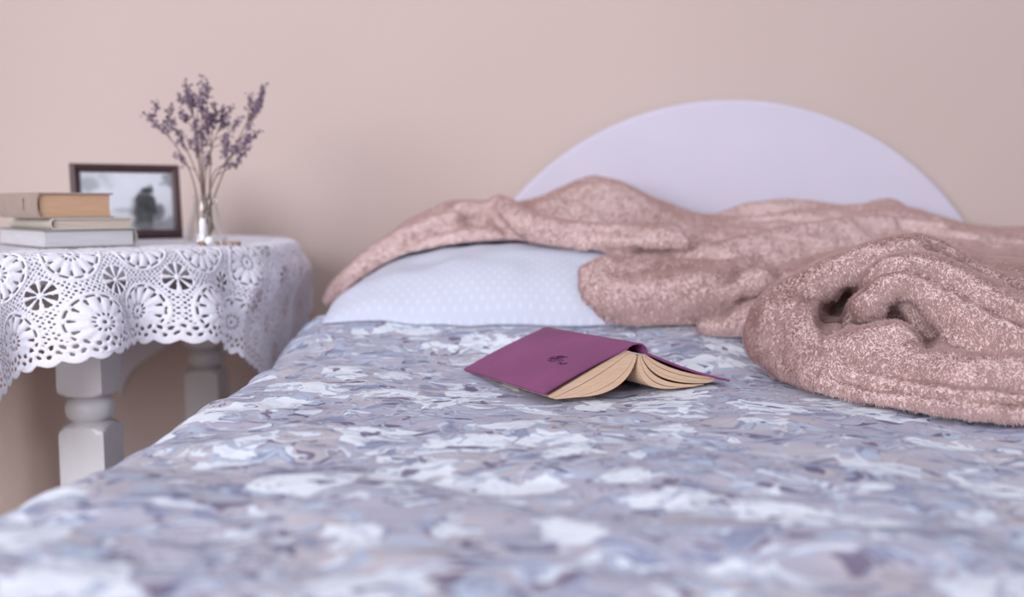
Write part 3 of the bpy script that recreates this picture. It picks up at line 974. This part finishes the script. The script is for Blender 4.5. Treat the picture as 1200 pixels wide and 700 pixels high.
def bracket(x, y, dy):
    pts = [(0, AZ1), (0, 0.515), (0.055 * dy, 0.520), (0.080 * dy, 0.575), (0.080 * dy, AZ1)]
    v = [(x - 0.014, y + a, z) for a, z in pts] + [(x + 0.014, y + a, z) for a, z in pts]
    n = len(pts)
    f = [(i, (i + 1) % n, (i + 1) % n + n, i + n) for i in range(n)] + [tuple(range(n))[::-1], tuple(range(n, 2 * n))]
    mesh_obj('corner_bracket', v, f, M_white, table)
for sx in (1, -1):
    bracket(sx * LX, -LY + LA, 1); bracket(sx * LX, LY - LA, -1)

# ------------------------------------------------------------------ crochet tablecloth: square cloth laid cornerwise on the round top
CS = 1.262
CROT = math.radians(-41 - 270 + 90 + 180)     # side normals at -41 deg
PITCHM = CS / 13
def lace_field(u, v):
    """>0 thread, <0 hole. u,v in metres from the cloth centre, along its sides"""
    pu = (u / PITCHM + 0.5) % 1.0 - 0.5; pv = (v / PITCHM + 0.5) % 1.0 - 0.5
    r = np.hypot(pu, pv); a = np.arctan2(pv, pu)
    f = np.full(r.shape, 0.03)
    sub = lambda f, g: np.minimum(f, g)          # g>0 keeps thread
    # eye
    f = sub(f, r - 0.026)
    # ring of 12 slots between short spokes
    w = np.abs(((a * 12 / (2 * math.pi)) % 1.0) - 0.5) / 12 * 2 * math.pi * r
    f = sub(f, np.maximum(np.abs(r - 0.112) - 0.026, 0.6 * (w - 0.014)))
    # petals: pear-shaped gaps between 12 petals, and slits beneath the outer ring
    w2 = np.abs((((a + math.pi / 12) * 12 / (2 * math.pi)) % 1.0) - 0.5) / 12 * 2 * math.pi * r
    gap = np.maximum(np.abs(r - 0.300) - 0.040, w - (0.008 + 0.22 * np.clip(r - 0.26, 0, 1)))
    f = sub(f, gap)
    arc = np.maximum(np.abs(r - 0.366) - 0.013, w2 - 0.060)
    f = sub(f, arc)
    # little net outside the rosette
    for (du, dv) in ((1, 1), (1, -1)):
        pass
    qx, qy = np.abs(pu), np.abs(pv)
    cu, cv = 0.5 - qx, 0.5 - qy                  # from the tile corner
    c = np.hypot(cu, cv); ca = np.arctan2(cv, cu)
    # corner star of eight rays
    wr = np.abs(((ca * 8 / (2 * math.pi)) % 1.0) - 0.5) / 8 * 2 * math.pi * c
    star = np.maximum(np.abs(c - 0.120) - 0.082, wr - (0.24 * c - 0.001))
    f = sub(f, star)
    # net holes around: small diamonds along mid sides
    g = 0.078
    nu = ((pu + pv) / g) % 1.0 - 0.5; nv = ((pu - pv) / g) % 1.0 - 0.5
    dia = (np.maximum(np.abs(nu), np.abs(nv)) - 0.27) * g
    zone = np.maximum(0.425 - r, 0.228 - c)
    f = sub(f, np.maximum(dia, zone))
    return f * PITCHM
def edge_dist(u, v):
    """distance inside the scalloped edge"""
    e = CS / 2 - np.maximum(np.abs(u), np.abs(v))
    t = np.where(np.abs(u) > np.abs(v), v, u)
    return e - 0.006 * (1 - np.abs(np.sin(t * math.pi / (PITCHM / 4))))
def smax_(a, b, k=0.02):
    h = np.clip(0.5 + 0.5 * (a - b) / k, 0, 1)
    return b * (1 - h) + a * h + k * h * (1 - h)
def drape(u, v, lift):
    ca, sa = math.cos(CROT), math.sin(CROT)
    x = u * ca - v * sa; y = u * sa + v * ca
    rho = np.hypot(x, y); th = np.arctan2(y, x)
    RB = 0.016
    R0 = TR - 0.006
    s = np.clip(rho - R0, 0, None)
    a = np.clip(s / RB, 0, math.pi / 2)
    rr = np.minimum(rho, R0) + RB * np.sin(a)
    zz = TZ + 0.0035 - RB * (1 - np.cos(a)) - np.clip(s - RB * math.pi / 2, 0, None)
    k = sstep(0.012, 0.12, s)
    ph = (th - math.radians(-50.5)) * 360 / 17.3
    amp = 0.027 * k * (1 + 0.3 * np.sin(th * 3 + 1))
    rr = rr + amp * (1.0 + np.cos(ph)) + 0.0035 * k * np.cos(2 * ph + 0.8) + 0.04 * np.clip(s - 0.02, 0, None)
    # fold lean: crests swing towards the right neighbour
    th2 = th + k * 0.034 * (np.cos(ph - 0.6))
    # relief of the thread along the normal
    ct = np.cos(a); st = np.sin(a)
    rr = rr + lift * st
    zz = zz + lift * ct
    X = TC.x + rr * np.cos(th2)
    lim = -0.488 + 0.026 * sstep(0.58, 0.68, zz) - 0.004 * np.cos(ph)      # the bed side holds the cloth back
    X = -smax_(-X, -lim)
    Yc = TC.y + rr * np.sin(th2)
    Yc = -smax_(-Yc, np.full(Yc.shape, -(WALL_Y - 0.006)), 0.01)
    return np.stack([X, Yc, zz], -1), rho, th

def lace_grid(h, fine):
    n = int(math.ceil(CS / h / 2)) + 1
    g = (np.arange(-n, n + 1)) * h
    U, Vv = np.meshgrid(g, g, indexing='ij')
    ca, sa = math.cos(CROT), math.sin(CROT)
    X = U * ca - Vv * sa; Y = U * sa + Vv * ca
    rho = np.hypot(X, Y); th = np.degrees(np.arctan2(Y, X))
    isf = (rho > 0.36) & (th > -96) & (th < 34)
    idx = np.arange(U.size).reshape(U.shape)
    cellc = lambda A: (A[:-1, :-1] & A[1:, :-1] & A[1:, 1:] & A[:-1, 1:])
    q = np.stack([idx[:-1, :-1], idx[1:, :-1], idx[1:, 1:], idx[:-1, 1:]], -1)
    cm = cellc(isf)
    if fine:
        keep = cm
    else:
        # coarse everywhere outside the fine zone, with one cell of overlap
        keep = ~cellc(isf & (rho > 0.366) & (th > -95.3) & (th < 33.3))
    Q = q[keep]
    used = np.unique(Q)
    remap = -np.ones(U.size, np.int64); remap[used] = np.arange(len(used))
    Q = remap[Q]
    u = U.ravel()[used].copy(); v = Vv.ravel()[used].copy()
    def fld(u, v):
        e = edge_dist(u, v)
        f = lace_field(u, v) if fine else np.full(u.shape, 0.01)
        # plain border rows close to the edge, with a row of eyelets
        t = np.where(np.abs(u) > np.abs(v), v, u)
        b = 0.006 - np.abs(e - 0.019)
        eye = np.hypot((t / 0.0100) % 1.0 - 0.5, (e - 0.013) / 0.0100) * 0.0100 - 0.0027
        eye2 = np.hypot(((t / 0.0100) + 0.5) % 1.0 - 0.5, (e - 0.0225) / 0.0100) * 0.0100 - 0.0029
        if fine:
            f = np.where(e < 0.029, np.minimum(np.minimum(eye, eye2), 0.004), f)
        return np.minimum(f, e)
    f = fld(u, v)
    if fine:
        # drop holes, slide the rim vertices onto the contour
        keepf = (f[Q] > 0).sum(1) >= 2
        Q = Q[keepf]
        e = 1e-4
        gu = (fld(u + e, v) - f) / e; gv = (fld(u, v + e) - f) / e
        g2 = gu * gu + gv * gv + 1e-3
        mv = np.abs(f) < h * 0.9
        mv &= f < h * 0.35
        du = np.clip(-f * gu / g2, -0.5 * h, 0.5 * h); dv = np.clip(-f * gv / g2, -0.5 * h, 0.5 * h)
        u = np.where(mv, u + du, u); v = np.where(mv, v + dv, v)
        f = fld(u, v)
    else:
        Q = Q[(f[Q] > 0).sum(1) >= 3]
    lift = 0.0016 * np.sqrt(np.clip(f, 0, 0.002) / 0.002)
    # raised petals and stitched ridges on the solid top
    pu = (u / PITCHM + 0.5) % 1.0 - 0.5; pv = (v / PITCHM + 0.5) % 1.0 - 0.5
    r = np.hypot(pu, pv); a = np.arctan2(pv, pu)
    lift = lift + 0.0007 * np.cos(a * 12) * sstep(0.14, 0.2, r) * (1 - sstep(0.3, 0.36, r)) + 0.0009 * np.exp(-((r - 0.40) / 0.02) ** 2)
    co, _, _ = drape(u, v, lift)
    us = np.unique(Q)
    rm = -np.ones(len(u), np.int64); rm[us] = np.arange(len(us))
    return co[us], rm[Q]
V1, Q1 = lace_grid(0.00115, True)
V2, Q2 = lace_grid(0.0055, False)
cloth = np_mesh('lace_tablecloth', np.concatenate([V1, V2]), np.concatenate([Q1, Q2 + len(V1)]), M_lace)
tag(cloth, 'white crochet lace tablecloth hanging in folds over the side table', 'tablecloth')
CZ = TZ + 0.0062      # things stand on the cloth

# ------------------------------------------------------------------ three stacked books
def stack_book(name, corner, rz, W, L, T, cov, page, label, spine_side, ct=0.0028, ov=0.004, mark=False):
    """local x along the end facing the bed (W), y along the receding side (L). spine at x=0 or x=W"""
    o = empty(name, corner, rz)
    tag(o, label, 'book', 'books stacked on the side table')
    s = 0 if spine_side == 'x0' else 1
    box('cover_board', (0, 0, 0), (W, L, ct), cov, o, 0.0007, 1)
    box('cover_board', (0, 0, T - ct), (W, L, T), cov, o, 0.0007, 1)
    # rounded spine
    n = 8
    sec_o, sec_i = [], []
    for i in range(n + 1):
        t = i / n
        z = T * t
        bx = -0.005 * math.sin(math.pi * t) ** 0.7
        sec_o.append((bx, z)); sec_i.append((bx + 0.0025, z))
    sec = sec_o + sec_i[::-1]
    if s: sec = [(W - x, z) for x, z in sec][::-1]
    m_ = len(sec)
    v = [(x, 0, z) for x, z in sec] + [(x, L, z) for x, z in sec]
    f = [(i, (i + 1) % m_, (i + 1) % m_ + m_, i + m_) for i in range(m_)] + [tuple(range(m_))[::-1], tuple(range(m_, 2 * m_))]
    sp = mesh_obj('spine', v, f, cov, o)
    # page block with a hollowed fore edge
    x0, x1 = (0.001, W - ov) if not s else (ov, W - 0.001)
    sec = []
    for i in range(n + 1):
        t = i / n
        z = ct + (T - 2 * ct) * t
        d = 0.0012 * math.sin(math.pi * t)
        sec.append((x1 - d if not s else x0 + d, z))
    bk = [(x0 if not s else x1, T - ct), (x0 if not s else x1, ct)]
    sec = sec + bk
    if s: sec = sec[::-1]
    m_ = len(sec)
    v = [(x, ov, z) for x, z in sec] + [(x, L - ov, z) for x, z in sec]
    f = [(i, (i + 1) % m_, (i + 1) % m_ + m_, i + m_) for i in range(m_)] + [tuple(range(m_))[::-1], tuple(range(m_, 2 * m_))]
    mesh_obj('page_block', v, f, page, o)
    if mark:
        v, f = tube_geo([(-0.0052, L * 0.30, T * 0.32), (-0.0056, L * 0.30, T * 0.78)], 0.0008, 4)
        mesh_obj('spine_mark', v, f, M_mark, sp)
    return o
M_mark = plain('spine_ink', srgb(120, 96, 84), 0.7)
M_tan = plain('tan_book_cover', srgb(164, 146, 136), 0.7, 0.3, var=0.05, scale=50)
M_cream = plain('cream_book_cover', srgb(196, 188, 176), 0.7, 0.3, var=0.04, scale=60)
M_grey = plain('grey_green_book_cover', srgb(150, 144, 138), 0.7, 0.3, var=0.05)
M_pg1 = mat_pages('orange_paper', srgb(190, 152, 122), srgb(204, 168, 138), (20, 20, 900))
M_pg2 = mat_pages('grey_cream_paper', srgb(186, 170, 158), srgb(206, 190, 178), (20, 20, 900))
M_pg3 = mat_pages('white_paper', srgb(192, 190, 194), srgb(208, 206, 210), (20, 20, 900))
rzb = math.radians(45)
c1 = PZ(50, 291.5, CZ); 
T1, T2, T3 = 0.0275, 0.0170, 0.0385
stack_book('book', (c1.x, c1.y, CZ), rzb, 0.138, 0.225, T1, M_grey, M_pg3, 'thick white-paged book at the bottom of the stack', 'x1', ct=0.0022)
c2 = PZ(62, 271, CZ + T1)
c2 = Vector((c1.x, c1.y, 0)) + Vector((0.012, 0.012, 0))
stack_book('book', (c2.x, c2.y, CZ + T1), math.radians(43), 0.120, 0.235, T2, M_cream, M_pg2, 'thin cream book in the middle of the stack', 'x0', ct=0.0022)
c3 = Vector((c1.x, c1.y, 0)) + Vector((-0.004, 0.004, 0))
stack_book('book', (c3.x, c3.y, CZ + T1 + T2), math.radians(46), 0.110, 0.180, T3, M_tan, M_pg1, 'tan book with orange-brown pages on top of the stack', 'x0', mark=True)

# ------------------------------------------------------------------ photo frame
def photo_frame():
    W, Hh = 0.196, 0.143
    bl_ = P(86, 285, 1.80); br = P(211, 283, 1.90)
    rz = math.atan2(br.y - bl_.y, br.x - bl_.x)
    o = empty('photo_frame', (bl_.x, bl_.y, CZ), rz)
    tag(o, 'dark brown wooden frame holding a black and white landscape photograph', 'photo frame')
    M_fr = plain('dark_brown_wood', srgb(66, 42, 45), 0.4, 0.5, var=0.15, scale=25)
    tilt = Matrix.Rotation(math.radians(-9), 4, 'X')
    bw, bd = 0.0165, 0.014
    def bar(pts):
        """moulding between mitred corners: outer edge thick, inner edge lower"""
        (ox0, oz0), (ox1, oz1), (ix1, iz1), (ix0, iz0) = pts
        mid = lambda a, b, t: a + (b - a) * t
        rows = []
        for t, y in ((0, 0.0), (0.12, -bd * 0.75), (0.45, -bd), (0.8, -bd * 0.6), (1.0, -bd * 0.45), (1.0, 0.0)):
            rows.append(((mid(ox0, ix0, t), y, mid(oz0, iz0, t)), (mid(ox1, ix1, t), y, mid(oz1, iz1, t))))
        n = len(rows)
        v = [r[0] for r in rows] + [r[1] for r in rows]
        f = [(i, (i + 1) % n, (i + 1) % n + n, i + n) for i in range(n)] + [tuple(range(n))[::-1], tuple(range(n, 2 * n))]
        v = [tilt @ Vector(q) for q in v]
        b = mesh_obj('frame_bar', v, f, M_fr, o)
        bm = bmesh.new(); bm.from_mesh(b.data); bmesh.ops.recalc_face_normals(bm, faces=bm.faces); bm.to_mesh(b.data); bm.free()
    O = [(0, 0), (W, 0), (W, Hh), (0, Hh)]; I = [(bw, bw), (W - bw, bw), (W - bw, Hh - bw), (bw, Hh - bw)]
    for k in range(4):
        j = (k + 1) % 4
        bar((O[k], O[j], I[j], I[k]))
    box('back_board', (0.006, 0.0, 0.006), (W - 0.006, 0.003, Hh - 0.006), M_fr, o, mtx=tilt)
    # print: misty landscape, painted per vertex as flat print
    nx, nz = 110, 74
    us = np.linspace(0, 1, nx); ws = np.linspace(0, 1, nz)
    U, Wv = np.meshgrid(us, ws, indexing='ij')
    w_, h_ = W - 2 * bw + 0.004, Hh - 2 * bw + 0.004
    g = 0.86 + 0.08 * Wv + 0.05 * vnoise(U * 3, Wv * 5, 0 * U, 81)
    def blob(cu, cw, ru, rw, val, soft=0.5, nsc=9, seed=5):
        d = np.sqrt(((U - cu) / ru) ** 2 + ((Wv - cw) / rw) ** 2) + 0.35 * vnoise(U * nsc, Wv * nsc, 0 * U, seed)
        k = 1 - sstep(1 - soft, 1 + soft * 0.2, d)
        return k, val
    def lay(g, kv, s=1.0):
        k, v = kv
        return g * (1 - k * s) + v * k * s
    g = lay(g, blob(0.12, 0.80, 0.14, 0.25, 0.28, 0.8, 12, 90), 0.6)
    g = lay(g, blob(0.30, 0.86, 0.10, 0.18, 0.35, 0.9, 12, 91), 0.4)
    g = lay(g, blob(0.97, 0.86, 0.12, 0.12, 0.25, 0.4, 14, 92), 0.75)
    g = lay(g, blob(0.70, 0.52, 0.13, 0.24, 0.03, 0.4, 13, 93), 0.95)
    g = lay(g, blob(0.68, 0.20, 0.17, 0.34, 0.04, 0.4, 9, 94), 0.95)
    g = lay(g, blob(0.84, 0.28, 0.08, 0.22, 0.08, 0.6, 14, 95), 0.8)
    g = lay(g, blob(0.90, 0.10, 0.25, 0.20, 0.20, 0.7, 9, 96), 0.7)
    g = lay(g, blob(0.45, 0.36, 0.12, 0.05, 0.42, 0.8, 9, 97), 0.5)
    g = lay(g, blob(0.50, 0.06, 0.45, 0.12, 0.30, 0.8, 9, 98), 0.6)
    pts = np.stack([bw - 0.002 + U * w_, np.full(U.shape, -0.0025), bw - 0.002 + Wv * h_], -1).reshape(-1, 3)
    tm = np.array(tilt.to_3x3())
    idx = np.arange(nx * nz).reshape(nx, nz)
    q = np.stack([idx[:-1, :-1], idx[1:, :-1], idx[1:, 1:], idx[:-1, 1:]], -1).reshape(-1, 4)
    m = N('photo_paper', 0.35, 0.4)
    at = m.n('ShaderNodeAttribute', attribute_name='print')
    m.col(at.outputs['Color'])
    pr = np_mesh('photo_print', pts @ tm.T, q, m.m, o)
    ca_ = pr.data.color_attributes.new('print', 'FLOAT_COLOR', 'POINT')
    gg = g.ravel()
    ca_.data.foreach_set('color', np.stack([gg * 0.97, gg * 0.97, gg * 1.06, np.ones_like(gg)], -1).astype(np.float32).ravel())
    box('glass_pane', (bw - 0.003, -0.0052, bw - 0.003), (W - bw + 0.003, -0.0040, Hh - bw + 0.003), M_glass, o, mtx=tilt)
    # easel leg behind
    v = [Vector(q) for q in ((W * 0.42, 0.022, 0.10), (W * 0.58, 0.022, 0.10), (W * 0.62, 0.075, 0.0), (W * 0.38, 0.075, 0.0))]
    v = v + [a + Vector((0, 0.003, 0.0015)) for a in v]
    mesh_obj('easel_leg', v, [(0, 1, 2, 3), (7, 6, 5, 4), (0, 4, 5, 1), (1, 5, 6, 2), (2, 6, 7, 3), (3, 7, 4, 0)], M_fr, o)
photo_frame()

# ------------------------------------------------------------------ vase with dried flowers
VB = P(242, 286, 1.68)
vase = empty('glass_vase', (VB.x, VB.y, CZ))
tag(vase, 'small clear glass vase with a flared foot holding dried flowers', 'vase')
def shell(name, outer, thick, mat, parent, seg=40):
    prof = outer + [(max(r - thick, 0.0005), z) for r, z in outer[::-1]][:-1] + [(outer[0][0] - thick, outer[0][1] + thick * 2), (0.0005, outer[0][1] + thick * 2)]
    prof = [(0.0005, outer[0][1])] + prof
    return lathe(name, prof, mat, parent, seg)
sc_ = 1.68 / F_PX
vprof = [(0.034, 0.0), (0.0355, 0.003), (0.034, 0.012), (0.031, 0.028), (0.026, 0.042), (0.0215, 0.055), (0.020, 0.066), (0.0205, 0.076), (0.022, 0.082)]
shell('vase_body', vprof, 0.0022, M_glass, vase)
M_stem = plain('dry_stem', srgb(112, 98, 84), 0.8, var=0.2, scale=60)
M_flo = N('dried_violet_florets', 0.85, 0.15)
_n = M_flo.noise(M_flo.coord(), 160, 2)
M_flo.col(M_flo.ramp(_n.outputs[0], [(0.25, srgb(108, 92, 106)), (0.5, srgb(142, 120, 144)), (0.8, srgb(172, 154, 166))]))
M_flo = M_flo.m
sprigs = [((168, 133), [(183, 122), (193, 144), (200, 126)], 'sprig of dried violet flowers leaning furthest over the photo frame'),
          ((217, 94), [(219, 109), (211, 113), (213, 131), (226, 112)], 'tall sprig of dried violet flowers with a forked tip beside the tallest one'),
          ((237, 90), [(245, 103), (234, 116), (228, 139), (241, 129)], 'tallest sprig of dried violet flowers rising straight from the vase'),
          ((252, 120), [(241, 140), (237, 152), (247, 133)], 'slender upright sprig of dried violet flowers just beside the tallest sprig'),
          ((271, 124), [(261, 129), (265, 142), (280, 139), (266, 158)], 'bushy sprig of dried violet flowers with several spreading tips'),
          ((312, 100), [(293, 113), (308, 107), (304, 124), (295, 135)], 'long thin sprig of dried violet flowers leaning over the bed side'),
          ((304, 155), [(291, 157), (289, 172), (278, 167)], 'low sprig of dried violet flowers stretching sideways below the long thin sprig'),
          ((279, 194), [(262, 174), (266, 160)], 'short low sprig of dried violet flowers nodding beside the vase neck'),
          ((206, 150), [(211, 161), (209, 181), (200, 140)], 'mid-height sprig of dried violet flowers above the corner of the photo frame'),
          ((229, 150), [(232, 170), (222, 165), (245, 180), (238, 160)], 'short dense sprig of dried violet flowers at the heart of the bunch')]
def build_sprig(i, tip, br, label):
    Y0 = VB.y + (-0.010, 0.008, -0.004, 0.012, -0.008, 0.004, -0.012, 0.0, 0.010, -0.002)[i]
    Yt = VB.y + random.uniform(-0.035, 0.03)
    base = Vector((VB.x + random.uniform(-0.012, 0.012), Y0, CZ + 0.006 + 0.002 * i))
    neck = Vector((VB.x + (tip[0] - 240) / 72 * 0.012 + random.uniform(-0.003, 0.003), Y0, CZ + 0.078))
    T = P(tip[0], tip[1], Yt)
    root = empty('dried_flower_sprig', base)
    tag(root, label or 'upright sprig of dried violet flowers in the glass vase', 'flower', 'dried flowers in the vase')
    bow = Vector((random.uniform(-0.006, 0.006), 0, 0))
    def main(t):
        if t < 0.3:
            return base.lerp(neck, t / 0.3)
        k = (t - 0.3) / 0.7
        ctrl = neck + (neck - base) * 1.1 + bow
        return neck * (1 - k) ** 2 + ctrl * 2 * k * (1 - k) + T * k * k
    path = [main(k / 16) for k in range(17)]
    V, Fc = [], []
    def tube(pts, r):
        v, f = tube_geo([p - base for p in pts], r, 5)
        k = len(V); V.extend(v); Fc.extend([tuple(a + k for a in q) for q in f])
    tube(path, [0.0015 - 0.0009 * k / 16 for k in range(17)])
    spikes = [(main(0.86), T)]
    for b in br:
        bp = P(b[0], b[1], Yt + random.uniform(-0.015, 0.015))
        # leave the stem somewhat below the branch tip
        zt = bp.z - random.uniform(0.022, 0.045)
        k = min(range(17), key=lambda q: abs(path[q].z - zt))
        k = max(6, min(k, 15))
        s = path[k]
        m1 = s.lerp(bp, 0.5) + Vector(((bp.x - s.x) * 0.18, 0, -0.004))
        pts = [s, s.lerp(m1, 0.6), m1, m1.lerp(bp, 0.55), bp]
        tube(pts, [0.0009, 0.0008, 0.0007, 0.0006, 0.0005])
        spikes.append((m1.lerp(bp, 0.15), bp + (bp - m1) * 0.15))
    mesh_obj('stem', V, Fc, M_stem, root)
    fv, ff = [], []
    for a, b in spikes:
        d = b - a
        n = int(13 + d.length * 620)
        for q in range(n):
            t = q / (n - 1)
            c = a.lerp(b, t) + Vector([random.gauss(0, 0.0033) for _ in range(3)]) - base
            axis = (d.normalized() + Vector([random.gauss(0, 0.6) for _ in range(3)])).normalized()
            s_ = random.uniform(0.0034, 0.0062) * (1 - 0.3 * t)
            x = axis.cross(Vector((0.3, 0.9, 0.2))).normalized(); y = axis.cross(x)
            k0 = len(fv)
            # calyx cup with five pointed lobes
            fv.append(c - axis * s_ * 0.6)
            for w in range(5):
                an = w * 2 * math.pi / 5
                fv.append(c + (x * math.cos(an) + y * math.sin(an)) * s_ * 0.45)
                an += math.pi / 5
                fv.append(c + axis * s_ * 0.7 + (x * math.cos(an) + y * math.sin(an)) * s_ * 0.75)
            for w in range(5):
                i0 = k0 + 1 + 2 * w; i1 = k0 + 2 + 2 * w; i2 = k0 + 1 + (2 * w + 2) % 10
                ff.append((k0, i0, i2)); ff.append((i0, i1, i2))
    fl = mesh_obj('florets', fv, ff, M_flo, root)
    fl['kind'] = 'stuff'
    return root
for i, (tp, br, lb) in enumerate(sprigs):
    build_sprig(i, tp, br, lb)

# ------------------------------------------------------------------ small things beside the vase
M_porc = plain('white_porcelain', srgb(240, 240, 244), 0.15, 0.6, var=0.01)
M_gold = plain('gold_bead', srgb(172, 142, 112), 0.35, 0.6, var=0.1, scale=200)
M_gold.node_tree.nodes['Principled BSDF'].inputs['Metallic'].default_value = 0.6
b = P(238, 287, 1.60)
vial = empty('perfume_vial', (b.x, b.y, CZ))
tag(vial, 'slim white vial with a brass foot standing before the vase', 'vial')
lathe('vial_body', [(0.0042, 0.006), (0.0052, 0.008), (0.0052, 0.012), (0.0040, 0.015), (0.0050, 0.020), (0.0056, 0.026), (0.0056, 0.036), (0.0048, 0.0405), (0.0030, 0.043)], M_porc, vial, 24)
lathe('foot', [(0.0085, 0.0), (0.0088, 0.002), (0.0070, 0.0045), (0.0042, 0.006)], M_gold, vial, 24)
b = P(257, 288, 1.585)
brc = empty('bead_bracelet', (b.x, b.y, CZ))
tag(brc, 'string of golden beads with one large pearl before the vase', 'bracelet')
def sphere(name, c, r, mat, parent, me=None):
    if me is None:
        bm = bmesh.new(); bmesh.ops.create_uvsphere(bm, u_segments=14, v_segments=10, radius=1.0)
        me = bpy.data.meshes.new(name); bm.to_mesh(me); bm.free(); me.materials.append(mat)
        me.polygons.foreach_set('use_smooth', [True] * len(me.polygons))
    o = bpy.data.objects.new(name, me); o.location = c; o.scale = (r, r, r); o.parent = parent; C.objects.link(o)
    return o
bead0 = None
for k in range(16):
    a = 2 * math.pi * k / 16
    if 0.62 < k / 16 < 0.69: continue
    rr = 0.0030
    o = sphere('bead', (0.030 * math.cos(a) + 0.003, 0.014 * math.sin(a), rr), rr, M_gold, brc, bead0.data if bead0 else None)
    bead0 = bead0 or o
pl = sphere('pearl', (-0.011, -0.015, 0.0072), 0.0072, M_porc, brc)
pl['label'] = 'large white pearl'
